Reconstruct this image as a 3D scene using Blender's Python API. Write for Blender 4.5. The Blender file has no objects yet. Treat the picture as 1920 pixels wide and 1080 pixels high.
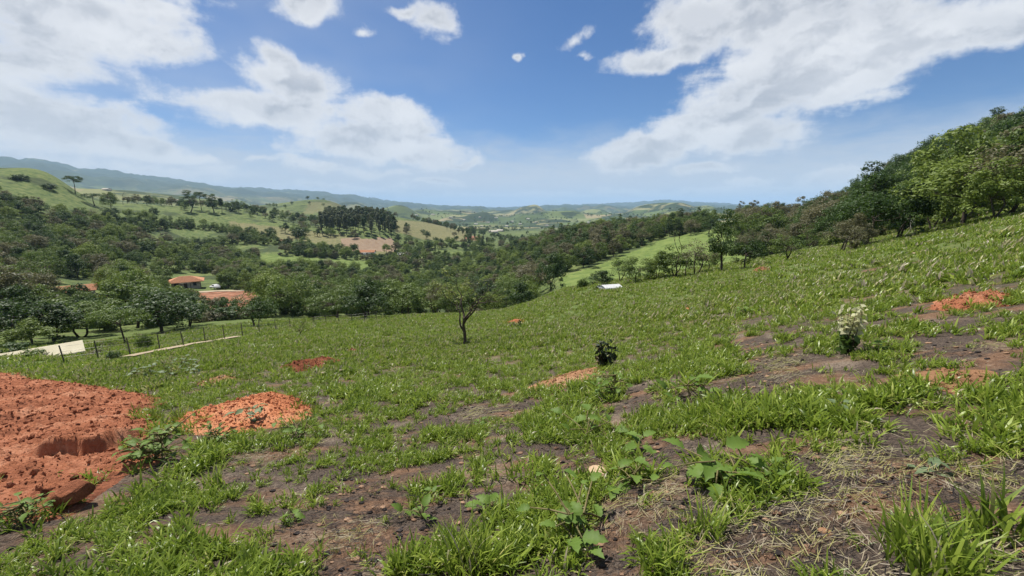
import bpy, math, random
import numpy as np
from mathutils import Vector, Matrix, Euler

random.seed(7)
rng = np.random.default_rng(11)
S = bpy.context.scene
COL = S.collection

# ------------------------------------------------------------------ camera
FPX = 760.0                       # focal length in pixels of the 1920 wide photograph
PITCH = math.atan((540 - 390) / FPX)
cam_d = bpy.data.cameras.new('camera')
cam = bpy.data.objects.new('camera', cam_d)
COL.objects.link(cam)
cam_d.sensor_width = 36.0
cam_d.lens = 36.0 * FPX / 1920.0
cam_d.clip_start = 0.05
cam_d.clip_end = 80000
cam.location = (0, 0, 0)
cam.rotation_euler = (math.pi / 2 - PITCH, 0, 0)
S.camera = cam

# ------------------------------------------------------------------ render / exposure
S.render.engine = 'CYCLES'
S.view_settings.view_transform = 'Standard'
S.view_settings.look = 'None'
S.view_settings.exposure = 0.58
S.view_settings.gamma = 1.0
S.view_settings.use_curve_mapping = False
S.cycles.use_denoising = True
S.cycles.max_bounces = 5
S.cycles.diffuse_bounces = 2
S.cycles.glossy_bounces = 1
S.cycles.transmission_bounces = 2
S.cycles.transparent_max_bounces = 8
S.cycles.volume_bounces = 1

# ------------------------------------------------------------------ pixel <-> direction helpers
CP, SP = math.cos(PITCH), math.sin(PITCH)

def pix_dir(u, v):
    """direction (x, y, z) through a pixel of the 1920x1080 photograph"""
    xc = (np.asarray(u, float) - 960) / FPX
    yc = (540 - np.asarray(v, float)) / FPX
    return xc, CP + SP * yc, -SP + CP * yc

def project(x, y, z):
    fw = y * CP - z * SP
    up = y * SP + z * CP
    fw = np.where(np.abs(fw) < 1e-6, 1e-6, fw)
    return 960 + FPX * x / fw, 540 - FPX * up / fw, fw

def azel(u, v):
    x, y, z = pix_dir(u, v)
    return math.atan2(x, y), math.atan2(z, math.hypot(x, y))

# ------------------------------------------------------------------ node helpers
class NT:
    def __init__(self, tree):
        self.t = tree
        self.n = tree.nodes
        self.l = tree.links
    def node(self, kind, **kw):
        n = self.n.new(kind)
        for k, v in kw.items():
            setattr(n, k, v)
        return n
    def put(self, sock, val):
        if isinstance(val, bpy.types.NodeSocket):
            self.l.new(val, sock)
        else:
            sock.default_value = val
    def math(self, op, a, b=None, c=None, clamp=False):
        n = self.node('ShaderNodeMath', operation=op, use_clamp=clamp)
        self.put(n.inputs[0], a)
        if b is not None: self.put(n.inputs[1], b)
        if c is not None: self.put(n.inputs[2], c)
        return n.outputs[0]
    def vmath(self, op, a, b=None, scale=None):
        n = self.node('ShaderNodeVectorMath', operation=op)
        self.put(n.inputs[0], a)
        if b is not None: self.put(n.inputs[1], b)
        if scale is not None: self.put(n.inputs['Scale'], scale)
        return n.outputs['Value'] if op in ('LENGTH', 'DOT_PRODUCT', 'DISTANCE') else n.outputs[0]
    def sstep(self, x, lo, hi, a=0.0, b=1.0):
        n = self.node('ShaderNodeMapRange', interpolation_type='SMOOTHSTEP')
        self.put(n.inputs[0], x)
        n.inputs[1].default_value = lo; n.inputs[2].default_value = hi
        n.inputs[3].default_value = a; n.inputs[4].default_value = b
        return n.outputs[0]
    def noise(self, vec, scale, detail=4, rough=0.55, dist=0.0, w=None):
        n = self.node('ShaderNodeTexNoise')
        if w is not None:
            n.noise_dimensions = '4D'; n.inputs['W'].default_value = w
        if vec is not None: self.put(n.inputs['Vector'], vec)
        n.inputs['Scale'].default_value = scale
        n.inputs['Detail'].default_value = detail
        n.inputs['Roughness'].default_value = rough
        n.inputs['Distortion'].default_value = dist
        return n.outputs['Fac']
    def mix(self, f, a, b, kind='MIX'):
        n = self.node('ShaderNodeMix', data_type='RGBA', blend_type=kind)
        self.put(n.inputs[0], f)
        for s, v in ((n.inputs[6], a), (n.inputs[7], b)):
            if isinstance(v, bpy.types.NodeSocket): self.l.new(v, s)
            else: s.default_value = (*v, 1.0) if len(v) == 3 else v
        return n.outputs[2]
    def attr(self, name, out='Fac'):
        n = self.node('ShaderNodeAttribute', attribute_name=name)
        return n.outputs[out]
    def ramp(self, f, stops):
        n = self.node('ShaderNodeValToRGB')
        cr = n.color_ramp
        while len(cr.elements) < len(stops): cr.elements.new(0.5)
        for e, (p, c) in zip(cr.elements, stops):
            e.position = p; e.color = (*c, 1.0)
        self.put(n.inputs[0], f)
        return n.outputs[0]

# ------------------------------------------------------------------ sun and sky
SUN_EL, SUN_AZ = math.radians(60), math.radians(-42)      # front-left, high
sd = Vector((math.sin(SUN_AZ) * math.cos(SUN_EL), math.cos(SUN_AZ) * math.cos(SUN_EL), math.sin(SUN_EL)))
sun_d = bpy.data.lights.new('sun', 'SUN')
sun_d.energy = 5.0
sun_d.angle = math.radians(0.53)
sun_d.color = (1.0, 0.955, 0.88)
sun = bpy.data.objects.new('sun', sun_d)
COL.objects.link(sun)
sun.rotation_euler = sd.to_track_quat('Z', 'Y').to_euler()
sun.location = (-40, 40, 80)

world = bpy.data.worlds.new('World')
S.world = world
world.use_nodes = True
world.cycles.sampling_method = 'MANUAL'
world.cycles.sample_map_resolution = 512
w = NT(world.node_tree)
w.n.clear()
sky = w.node('ShaderNodeTexSky', sky_type='NISHITA', sun_disc=False)
sky.sun_elevation = SUN_EL
sky.sun_rotation = SUN_AZ          # measured from +Y towards +X
sky.altitude = 900
sky.air_density = 1.0
sky.dust_density = 0.3
sky.ozone_density = 3.0
tc = w.node('ShaderNodeTexCoord')
vdir = w.vmath('NORMALIZE', tc.outputs['Generated'])
sep = w.node('ShaderNodeSeparateXYZ'); w.l.new(vdir, sep.inputs[0])
dx, dy, dz = sep.outputs
A = w.math('ARCTAN2', dx, dy)
E = w.math('ARCSINE', dz)
# cloud-deck coordinates: flat layer seen in perspective
den = w.math('ADD', w.math('MAXIMUM', dz, 0.0), 0.16)
comb = w.node('ShaderNodeCombineXYZ')
w.l.new(w.math('DIVIDE', dx, den), comb.inputs[0]); w.l.new(w.math('DIVIDE', dy, den), comb.inputs[1])
deck = comb.outputs[0]
ae = w.node('ShaderNodeCombineXYZ')
w.l.new(A, ae.inputs[0]); w.l.new(E, ae.inputs[1])
# billow warp of the cloud outlines
nz = w.node('ShaderNodeTexNoise'); w.l.new(vdir, nz.inputs['Vector'])
nz.inputs['Scale'].default_value = 7.0; nz.inputs['Detail'].default_value = 8; nz.inputs['Roughness'].default_value = 0.58
warp = w.vmath('SCALE', w.vmath('SUBTRACT', nz.outputs['Color'], (0.5, 0.5, 0.5)), scale=0.10)
aew = w.vmath('ADD', ae.outputs[0], w.vmath('MULTIPLY', warp, (1.2, 0.75, 0.0)))
# u, v, half width, half height (px), tilt in degrees, strength
CLOUDS = [
 (170, 40, 290, 105, -4, 1.0), (300, 90, 120, 45, 0, .9), (30, 120, 300, 70, 0, .8),
 (40, 215, 320, 90, 6, .95), (180, 258, 270, 42, 9, .9), (330, 292, 140, 20, 8, .7),
 (555, 150, 105, 52, 8, 1.05), (525, 108, 50, 30, 10, .8), (510, 206, 235, 40, 6, 1.0), (735, 218, 115, 42, 8, 1.1),
 (690, 262, 180, 50, 4, 1.1), (800, 285, 105, 40, 8, 1.05), (880, 306, 40, 12, 0, .7), (430, 190, 150, 30, 4, .9),
 (490, 298, 50, 9, 0, .6), (600, 312, 80, 18, 3, .75), (830, 338, 80, 11, 0, .6), (720, 322, 90, 12, 0, .5),
 (580, 5, 75, 44, 0, .95), (690, 55, 28, 15, 0, .5), (805, 45, 62, 36, 18, .8), (755, 22, 45, 14, 10, .65),
 (958, 108, 15, 13, -30, .75), (1080, 75, 36, 18, -30, .45), (1105, 105, 22, 14, 0, .5),
 (1300, 40, 130, 70, -8, 1.05), (1245, 112, 125, 32, -8, 1.05), (1500, 30, 300, 105, 0, 1.15), (1760, 60, 250, 66, -17, 1.1),
 (1470, 150, 230, 85, -14, 1.15), (1350, 225, 190, 58, -16, 1.1), (1230, 278, 150, 42, -10, 1.05), (1400, 262, 150, 48, -6, 1.0),
 (1620, 140, 260, 62, -22, 1.0), (1880, 40, 150, 60, -22, 1.0), (1190, 300, 110, 28, -3, 1.0), (1320, 318, 100, 14, 0, .7),
 (1410, 345, 62, 14, 0, .95), (1010, 374, 300, 17, 0, .75), (1270, 368, 300, 20, 0, .8), (1500, 362, 160, 18, 0, .8), (640, 356, 200, 14, 0, .55), (300, 318, 240, 20, 5, .5), (1570, 338, 120, 22, -11, .95), (1700, 330, 140, 40, -5, .7),
]
F = None
for (u, v, a, b, tilt, s) in CLOUDS:
    ca, ce = azel(u, v)
    t = math.radians(tilt)
    e1 = azel(u + math.cos(t) * 5, v + math.sin(t) * 5)
    e2 = azel(u + math.sin(t) * 5, v - math.cos(t) * 5)
    v1 = np.array([e1[0] - ca, e1[1] - ce]) / 5
    v2 = np.array([e2[0] - ca, e2[1] - ce]) / 5
    mp = w.node('ShaderNodeMapping', vector_type='TEXTURE')
    mp.inputs['Location'].default_value = (ca, ce, 0)
    mp.inputs['Rotation'].default_value = (0, 0, math.atan2(v1[1], v1[0]))
    mp.inputs['Scale'].default_value = (np.linalg.norm(v1) * a, np.linalg.norm(v2) * b, 1)
    w.l.new(aew, mp.inputs['Vector'])
    d = w.vmath('LENGTH', mp.outputs[0])
    g = w.math('MULTIPLY_ADD', d, -s, s)                 # s at the middle, 0 on the rim
    if F is None: F = g
    else: F = w.math('SMOOTH_MAX', F, g, 0.22)
# the same broken cumulus goes on outside the frame
gen = w.noise(deck, 0.55, 3, 0.5)
gen = w.sstep(gen, 0.46, 0.66, -0.9, 0.95)
side = w.sstep(w.math('ABSOLUTE', A), 0.98, 1.3)
high = w.sstep(E, 0.62, 0.85)
out_w = w.math('MAXIMUM', w.math('MAXIMUM', side, high), w.sstep(E, -0.05, -0.08))
rag = w.noise(deck, 2.6, 6, 0.62, 0.4)
rag2 = w.noise(vdir, 18.0, 7, 0.64)
bill = w.noise(w.vmath('MULTIPLY', w.vmath('ADD', vdir, warp), (1.0, 1.0, 2.6)), 4.5, 5, 0.55)
veil_n = w.noise(deck, 0.9, 3, 0.6)
# relief of the billows: thinner towards the sun means a lit flank
pb_ = w.vmath('MULTIPLY', w.vmath('ADD', vdir, warp), (1.0, 1.0, 1.7))
rel = w.math('SUBTRACT', w.noise(pb_, 8.0, 5, 0.55), w.noise(w.vmath('ADD', pb_, (-0.035, 0.0, 0.05)), 8.0, 5, 0.55))
lit = w.sstep(rel, -0.11, 0.09)
def cloud_sky(Fc):
    Fc = w.math('ADD', Fc, w.math('MULTIPLY_ADD', rag, 1.15, -0.575))
    Fc = w.math('ADD', Fc, w.math('MULTIPLY_ADD', rag2, 0.95, -0.475))
    alpha = w.sstep(Fc, -0.03, 0.50)
    thick = w.sstep(Fc, 0.18, 0.80)
    shade = w.math('MULTIPLY', thick, w.math('MULTIPLY_ADD', w.math('SUBTRACT', 1.0, lit), 0.62, w.math('MULTIPLY', w.sstep(bill, 0.34, 0.62), 0.45)))
    ccol = w.mix(shade, (10.2, 10.3, 10.5), (5.9, 6.2, 6.8))
    ccol = w.mix(w.sstep(E, 0.02, 0.25, 0.35, 0.0), ccol, (6.9, 7.3, 7.9))
    # thin milky veil, strongest towards the sun side and low over the horizon
    veil = w.math('MULTIPLY', w.sstep(A, 0.15, -0.75), w.sstep(veil_n, 0.25, 0.75, 0.12, 0.75))
    low = w.sstep(w.math('ADD', E, w.math('MULTIPLY_ADD', rag, 0.10, -0.05)), 0.20, 0.05, 0.0, 0.92)
    veil = w.math('MAXIMUM', w.math('MULTIPLY', veil, 0.75), low)
    base = w.mix(veil, w.mix(1.0, sky.outputs[0], (0.52, 0.78, 1.08), 'MULTIPLY'), (7.2, 7.55, 8.2))
    final = w.mix(w.math('MULTIPLY', alpha, 0.93), base, ccol)
    bg = w.node('ShaderNodeBackground')
    w.l.new(final, bg.inputs[0]); bg.inputs[1].default_value = 0.058
    return bg.outputs[0]
ms = w.node('ShaderNodeMixShader')
w.l.new(out_w, ms.inputs[0]); w.l.new(cloud_sky(F), ms.inputs[1]); w.l.new(cloud_sky(gen), ms.inputs[2])
wo = w.node('ShaderNodeOutputWorld'); w.l.new(ms.outputs[0], wo.inputs[0])

# ------------------------------------------------------------------ numpy noise
_tab = np.random.default_rng(5).random((512, 512))
def vnoise(x, y, seed=0):
    x = np.asarray(x, float) + seed * 37.7; y = np.asarray(y, float) - seed * 21.3
    xi = np.floor(x).astype(int); yi = np.floor(y).astype(int)
    fx = x - xi; fy = y - yi
    fx = fx * fx * fx * (fx * (6 * fx - 15) + 10); fy = fy * fy * fy * (fy * (6 * fy - 15) + 10)
    g = lambda i, j: _tab[(xi + i) & 511, (yi + j) & 511]
    return (g(0, 0) * (1 - fx) * (1 - fy) + g(1, 0) * fx * (1 - fy) + g(0, 1) * (1 - fx) * fy + g(1, 1) * fx * fy) * 2 - 1
def fbm(x, y, octv=4, seed=0, gain=0.5):
    s = 0; a = 1.0; f = 1.0; t = 0
    for k in range(octv):
        s = s + a * vnoise(x * f, y * f, seed + k * 3); t += a; a *= gain; f *= 2.03
    return s / t

# ------------------------------------------------------------------ terrain
EYE = 1.6
def near_grad(az):
    x, y = np.sin(az), np.cos(az)
    gx = 0.13 + 0.09 * np.clip(x / 0.5, -1, 1)
    return -0.25 * y + gx * x
CTRL = {
 -260: [(700, 30), (660, 65), (560, 120), (470, 190), (370, 300), (300, 400), (255, 480), (300, 800), (330, 3000), (330, 8000), (392, 26000)],
 0:    [(690, 30), (655, 60), (590, 110), (520, 180), (440, 280), (365, 390), (314, 480), (345, 760), (350, 3000), (312, 8000), (392, 26000)],
 90:   [(672, 38), (652, 58), (600, 100), (530, 180), (460, 275), (385, 390), (334, 480), (362, 760), (360, 3000), (318, 8000), (392, 26000)],
 170:  [(660, 42), (645, 58), (605, 95), (545, 165), (490, 240), (430, 330), (388, 420), (368, 490), (400, 760), (388, 2200), (362, 5000), (330, 8000), (392, 26000)],
 250:  [(648, 45), (635, 60), (600, 95), (550, 165), (500, 240), (450, 330), (405, 430), (388, 500), (410, 760), (392, 2200), (368, 5000), (340, 8000), (392, 26000)],
 350:  [(634, 48), (622, 60), (592, 92), (562, 140), (541, 185), (522, 230), (480, 320), (430, 430), (393, 520), (408, 800), (397, 2300), (375, 5000), (353, 8000), (394, 26000)],
 430:  [(622, 52), (612, 65), (585, 98), (556, 150), (530, 210), (490, 300), (450, 390), (412, 480), (392, 540), (410, 820), (398, 2300), (380, 5000), (363, 8000), (394, 26000)],
 520:  [(612, 56), (602, 70), (575, 110), (548, 160), (525, 220), (490, 300), (457, 370), (428, 450), (405, 560), (414, 800), (398, 1300), (397, 2600), (384, 5000), (368, 8000), (394, 26000)],
 620:  [(602, 58), (597, 72), (575, 110), (545, 170), (505, 260), (474, 340), (444, 420), (420, 520), (424, 720), (390, 1050), (412, 1700), (400, 4000), (371, 9000), (396, 26000)],
 700:  [(597, 58), (594, 72), (578, 110), (550, 170), (512, 260), (482, 340), (465, 375), (440, 420), (415, 520), (404, 650), (428, 1000), (410, 2500), (402, 5000), (380, 9000), (397, 26000)],
 800:  [(591, 58), (592, 72), (580, 110), (560, 160), (522, 250), (485, 340), (452, 450), (427, 560), (417, 660), (432, 1000), (412, 2500), (403, 5000), (393, 9000), (398, 26000)],
 900:  [(587, 58), (593, 74), (582, 110), (565, 150), (530, 230), (492, 320), (462, 430), (442, 620), (432, 1000), (416, 2500), (406, 5000), (398, 10000), (398, 26000)],
 960:  [(578, 60), (592, 78), (585, 100), (560, 145), (510, 215), (478, 280), (482, 400), (446, 800), (430, 1300), (415, 2500), (406, 5000), (397, 10000), (398, 26000)],
 1050: [(546, 66), (562, 84), (545, 110), (520, 135), (492, 175), (462, 240), (446, 300), (456, 450), (432, 1100), (414, 2500), (405, 5000), (392, 10000), (398, 26000)],
 1150: [(529, 70), (545, 90), (522, 118), (500, 145), (470, 190), (448, 240), (432, 310), (446, 480), (425, 1200), (412, 2500), (404, 5000), (391, 10000), (398, 26000)],
 1250: [(516, 74), (528, 93), (505, 120), (482, 150), (455, 195), (438, 235), (426, 300), (436, 480), (420, 1200), (411, 3000), (404, 6000), (383, 12000), (398, 26000)],
 1350: [(500, 76), (506, 95), (485, 120), (460, 155), (436, 200), (424, 245), (417, 310), (428, 480), (412, 3000), (405, 6000), (388, 12000), (398, 26000)],
 1480: [(476, 75), (478, 95), (455, 140), (432, 200), (412, 280), (404, 390), (420, 600), (412, 3000), (405, 6000), (396, 12000), (398, 26000)],
 1600: [(457, 71), (450, 90), (425, 140), (395, 215), (374, 310), (370, 400), (395, 650), (412, 3000), (405, 6000), (396, 12000), (398, 26000)],
 1760: [(428, 68), (408, 85), (362, 130), (320, 190), (296, 260), (320, 420), (380, 900), (410, 3000), (405, 6000), (396, 12000), (398, 26000)],
 1920: [(388, 66), (362, 85), (315, 125), (280, 175), (262, 225), (290, 420), (370, 900), (410, 3000), (405, 6000), (396, 12000), (398, 26000)],
 2180: [(330, 66), (300, 85), (258, 125), (230, 175), (215, 225), (240, 420), (350, 900), (410, 3000), (405, 6000), (396, 12000), (398, 26000)],
}
_pa, _pl, _ps = [], [], []
for u, lst in CTRL.items():
    for v, r in lst:
        x, y, z = pix_dir(u, v)
        h = math.hypot(x, y)
        _pa.append(math.atan2(x, y)); _pl.append(math.log(r)); _ps.append((z / h * r + EYE) / r)
_amax = max(_pa)
for az in np.linspace(-1.06, 1.06, 15):
    for r in (2.0, 5.0, 11.0, 22.0, 36.0):
        if r == 36.0 and abs(az) < 0.0: continue
        g = float(near_grad(az))
        g_far = {22.0: 0.6, 36.0: 1.0}.get(r, 0)
        if r in (22.0, 36.0):
            # ease from the near plane towards the first outer control row
            us = sorted(CTRL)
            first = []
            for u in us:
                v, rr = CTRL[u][0]
                x, y, z = pix_dir(u, v); h = math.hypot(x, y)
                first.append((math.atan2(x, y), (z / h * rr + EYE) / rr))
            first.sort()
            gf = np.interp(az, [q[0] for q in first], [q[1] for q in first])
            g = g * (1 - 0.75 * g_far) + gf * 0.75 * g_far
        _pa.append(az); _pl.append(math.log(r)); _ps.append(g)
_P = np.column_stack([np.array(_pa) / 0.13, np.array(_pl) / 0.30])
_s = np.array(_ps)
def _phi(d): return -np.sqrt(d * d + 0.35 ** 2)
_n = len(_P)
_D = np.sqrt(((_P[:, None] - _P[None]) ** 2).sum(-1))
_M = np.zeros((_n + 3, _n + 3)); _M[:_n, :_n] = _phi(_D) + np.eye(_n) * -0.02
_M[:_n, _n] = 1; _M[:_n, _n + 1:] = _P; _M[_n, :_n] = 1; _M[_n + 1:, :_n] = _P.T
_W = np.linalg.solve(_M, np.concatenate([_s, np.zeros(3)]))
def _slope(az, lr):
    azc = np.clip(az, -1.12, 1.14)
    q = np.column_stack([azc.ravel() / 0.13, np.clip(lr, math.log(2.0), math.log(26000)).ravel() / 0.30])
    out = np.empty(len(q))
    for i in range(0, len(q), 20000):
        b = q[i:i + 20000]
        d = np.sqrt(((b[:, None] - _P[None]) ** 2).sum(-1))
        out[i:i + 20000] = _phi(d) @ _W[:_n] + _W[_n] + b @ _W[_n + 1:]
    return out.reshape(np.shape(az))
_la = np.linspace(-1.14, 1.16, 250); _ll = np.linspace(math.log(1.9), math.log(27500), 320)
_LUT = _slope(*np.meshgrid(_la, _ll, indexing='ij'))
def _cr(t):
    return np.stack([-0.5*t**3 + t**2 - 0.5*t, 1.5*t**3 - 2.5*t**2 + 1, -1.5*t**3 + 2*t**2 + 0.5*t, 0.5*t**3 - 0.5*t**2])
def slope_lut(az, lr):
    fa = (np.clip(az, -1.12, 1.14) - _la[0]) / (_la[1] - _la[0]); fl = (np.clip(lr, math.log(2), math.log(27000)) - _ll[0]) / (_ll[1] - _ll[0])
    ia = np.clip(fa.astype(int), 1, len(_la) - 3); il = np.clip(fl.astype(int), 1, len(_ll) - 3)
    wa = _cr(fa - ia); wl = _cr(fl - il)
    s = 0
    for a in range(4):
        for b in range(4):
            s = s + wa[a] * wl[b] * _LUT[ia + a - 1, il + b - 1]
    return s
def terrain(x, y):
    """ground height at plan position x, y (eye level is 0)"""
    x = np.atleast_1d(np.asarray(x, float)); y = np.atleast_1d(np.asarray(y, float))
    r = np.maximum(np.hypot(x, y), 0.05)
    az = np.arctan2(x, y)
    s = slope_lut(az, np.log(r))
    # behind the viewer the hillside simply goes on as an even slope
    back = np.clip((np.abs(az) - 1.12) / 0.8, 0, 1); back = back * back * (3 - 2 * back)
    sb = (-0.25 * y + 0.14 * x) / r * np.exp(-r / 600.0)
    s = s * (1 - back) + sb * back
    blend = np.clip((r - 1.2) / 1.5, 0, 1)
    s = s * blend + near_grad(az) * (1 - blend) * (1 - back) + sb * back * (1 - blend)
    z = -EYE + s * r
    # relief at every scale the distance allows
    z = z + 0.05 * fbm(x / 1.7, y / 1.7, 3, 1) * np.clip(r / 3, 0.3, 1) * np.exp(-r / 150)
    z = z + 0.22 * fbm(x / 9, y / 9, 3, 2) * np.clip((r - 4) / 12, 0, 1)
    big = np.clip((r - 500) / 1500, 0, 1)
    rid = 1 - np.abs(fbm(x / 900, y / 900, 5, 3, 0.55)) * 2
    z = z + big * 36 * fbm(x / 420, y / 420, 4, 4) * np.clip(r / 3000, 0.3, 1.4) + np.clip((r - 3500) / 3000, 0, 1) * rid * 105
    roll = np.clip((r - 800) / 600, 0, 1) * np.clip((7000 - r) / 2500, 0, 1)
    hump = np.maximum(0, fbm(x / 520 + 3.3, y / 650, 3, 8)) ** 1.2
    z = z + roll * 120 * hump * np.clip(r / 2200, 0.45, 1.3)
    return z
def ground_hit(u, v, rmin=1.5, rmax=3000):
    """first point where the sight line through a pixel meets the ground"""
    x, y, z = [float(q) for q in pix_dir(u, v)]
    h = math.hypot(x, y)
    rs = np.exp(np.linspace(math.log(rmin), math.log(rmax), 900))
    zz = terrain(x / h * rs, y / h * rs) - z / h * rs
    k = np.where((zz[1:] >= 0) & (zz[:-1] < 0))[0]
    if len(k) == 0: return None
    k = k[0]
    t = zz[k] / (zz[k] - zz[k + 1])
    r = rs[k] + t * (rs[k + 1] - rs[k])
    return np.array([x / h * r, y / h * r, float(terrain(x / h * r, y / h * r)[0])])
def gz(x, y): return float(terrain(x, y)[0])

# ------------------------------------------------------------------ object helpers
def tag(o, label=None, cat=None, group=None, kind=None):
    if label: o['label'] = label
    if cat: o['category'] = cat
    if group: o['group'] = group
    if kind: o['kind'] = kind
    return o
def mesh_np(name, V, Fc, mats=(), smooth=False, mat_idx=None):
    """mesh from numpy vertices and (all-tri or all-quad) faces"""
    me = bpy.data.meshes.new(name)
    V = np.asarray(V, np.float32); Fc = np.asarray(Fc, np.int32)
    k = Fc.shape[1]
    me.vertices.add(len(V)); me.vertices.foreach_set('co', V.ravel())
    me.loops.add(Fc.size); me.loops.foreach_set('vertex_index', Fc.ravel())
    me.polygons.add(len(Fc)); me.polygons.foreach_set('loop_start', np.arange(0, Fc.size, k, dtype=np.int32))
    me.polygons.foreach_set('loop_total', np.full(len(Fc), k, np.int32))
    if smooth: me.polygons.foreach_set('use_smooth', np.ones(len(Fc), bool))
    if mat_idx is not None: me.polygons.foreach_set('material_index', np.asarray(mat_idx, np.int32))
    for m in mats: me.materials.append(m)
    me.update(calc_edges=True); me.validate()
    return me
def link(name, me, parent=None, loc=None):
    o = bpy.data.objects.new(name, me)
    COL.objects.link(o)
    if parent is not None: o.parent = parent
    if loc is not None: o.location = loc
    return o
def empty(name, loc=(0, 0, 0), rz=0.0, scale=1.0):
    o = bpy.data.objects.new(name, None)
    COL.objects.link(o)
    o.empty_display_size = 0.2
    o.location = loc; o.rotation_euler = (0, 0, rz); o.scale = (scale,) * 3 if np.isscalar(scale) else scale
    return o
def vattr(me, name, arr):
    a = me.attributes.new(name, 'FLOAT', 'POINT')
    a.data.foreach_set('value', np.asarray(arr, np.float32))
def fattr(me, name, arr):
    a = me.attributes.new(name, 'FLOAT', 'FACE')
    a.data.foreach_set('value', np.asarray(arr, np.float32))
def new_mat(name):
    m = bpy.data.materials.new(name); m.use_nodes = True
    t = NT(m.node_tree); t.n.clear()
    out = t.node('ShaderNodeOutputMaterial')
    return m, t, out
def pbsdf(t, out, col, rough=0.9, spec=0.2, bump=None, bstr=0.3, bdist=0.02):
    p = t.node('ShaderNodeBsdfPrincipled')
    t.put(p.inputs['Base Color'], col if isinstance(col, bpy.types.NodeSocket) else (*col, 1.0))
    t.put(p.inputs['Roughness'], rough)
    p.inputs['Specular IOR Level'].default_value = spec
    if bump is not None:
        b = t.node('ShaderNodeBump'); b.inputs['Strength'].default_value = bstr; b.inputs['Distance'].default_value = bdist
        t.l.new(bump, b.inputs['Height']); t.l.new(b.outputs[0], p.inputs['Normal'])
    t.l.new(p.outputs[0], out.inputs[0])
    return p
def in_poly(px, py, poly):
    px = np.asarray(px); py = np.asarray(py)
    c = np.zeros(px.shape, bool)
    n = len(poly)
    for i in range(n):
        x1, y1 = poly[i]; x2, y2 = poly[(i + 1) % n]
        cond = ((y1 > py) != (y2 > py)) & (px < (x2 - x1) * (py - y1) / (y2 - y1 + 1e-12) + x1)
        c ^= cond
    return c

# ------------------------------------------------------------------ the ground sheet
def cover_field(x, y):
    """1 where the pasture grass grows thick, 0 on bare or burnt soil"""
    r = np.hypot(x, y)
    # bare strips run along the contours of the slope
    c, s = math.cos(math.radians(28)), math.sin(math.radians(28))
    a = x * c + y * s; b = -x * s + y * c
    n = fbm(a / 1.9, b / 0.85, 4, 21, 0.55)
    n2 = fbm(x / 5.5, y / 5.5, 3, 22)
    t = n * 0.75 + n2 * 0.6 + 0.02 + 0.56 * np.clip((r - 3.0) / 9, 0, 1)
    out = np.clip(t / 0.35 + 0.45, 0, 1)
    # the larger bare patches and thick stands of the foreground
    near = r < 40
    if np.any(near):
        xs, ys = np.asarray(x)[near], np.asarray(y)[near]
        u, v, fw = project(xs, ys, terrain(xs, ys))
        o = out[near]
        jit = 0.55 * fbm(xs * 1.6, ys * 1.6, 3, 23)
        for (cu, cv, a, b, tl, val) in PATCH:
            th = math.radians(tl); du, dv = u - cu, v - cv
            d = np.sqrt(((du * math.cos(th) + dv * math.sin(th)) / a) ** 2 + ((-du * math.sin(th) + dv * math.cos(th)) / b) ** 2) + jit
            wgt = np.clip((1.15 - d) / 0.4, 0, 1) * (fw > 0)
            o = o * (1 - wgt) + val * wgt
        out = out.copy(); out[near] = o
    return out
PATCH = [   # centre, half axes and tilt as seen in the photograph, cover value
 (1640, 905, 190, 62, 12, .05), (1540, 1000, 190, 60, 10, .1), (1240, 965, 130, 66, 0, .12), (1400, 1040, 130, 40, 0, .1), (1150, 1040, 60, 45, 0, .2),
 (600, 985, 140, 34, -28, .05), (700, 925, 120, 20, -22, .1), (330, 925, 190, 26, -22, .12), (850, 790, 85, 14, -12, .15), (1250, 850, 80, 24, -5, .15),
 (1040, 850, 45, 20, 0, .15), (1800, 655, 120, 26, 4, .15), (1490, 690, 90, 20, 0, .2), (1405, 648, 40, 13, 0, .2), (960, 770, 70, 13, -12, .2), (1180, 762, 70, 11, 0, .2),
 (1880, 880, 90, 22, 8, .35), (820, 880, 110, 16, -20, .3), (1100, 880, 60, 22, 0, .25), (520, 850, 90, 12, -18, .3),
 (1740, 1040, 150, 60, 0, 1), (880, 1050, 150, 50, -10, 1), (1390, 800, 170, 34, 0, 1), (1700, 770, 200, 44, 8, 1), (1080, 790, 60, 30, 0, 1), (250, 965, 160, 22, -22, 1), (620, 800, 140, 30, -10, 1),
 (950, 905, 75, 36, 0, .95), (1600, 690, 90, 40, 0, .9)]
rad = np.exp(np.linspace(math.log(0.9), math.log(27000), 640))
az_in = np.radians(np.linspace(-61, 61, 520))
az_out = np.radians(np.linspace(61, 299, 64)[1:-1])
azs = np.concatenate([az_in, az_out])
AZ, RR = np.meshgrid(azs, rad, indexing='ij')
GX, GY = np.sin(AZ) * RR, np.cos(AZ) * RR
GZ = terrain(GX.ravel(), GY.ravel()).reshape(GX.shape)
na, nr = GX.shape
V = np.column_stack([GX.ravel(), GY.ravel(), GZ.ravel()])
V = np.vstack([V, [[0, 0, -EYE]]])
i = np.arange(na)[:, None]; j = np.arange(nr - 1)[None]
i2 = (i + 1) % na
Q = np.stack([i * nr + j, i * nr + j + 1, i2 * nr + j + 1, i2 * nr + j], -1).reshape(-1, 4)
Q = Q[:, ::-1]
centre = len(V) - 1
cap = np.array([[centre, k * nr, ((k + 1) % na) * nr, ((k + 1) % na) * nr] for k in range(na)])
pu, pv, pf = project(V[:, 0], V[:, 1], V[:, 2])
Rv = np.hypot(V[:, 0], V[:, 1])
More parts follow.
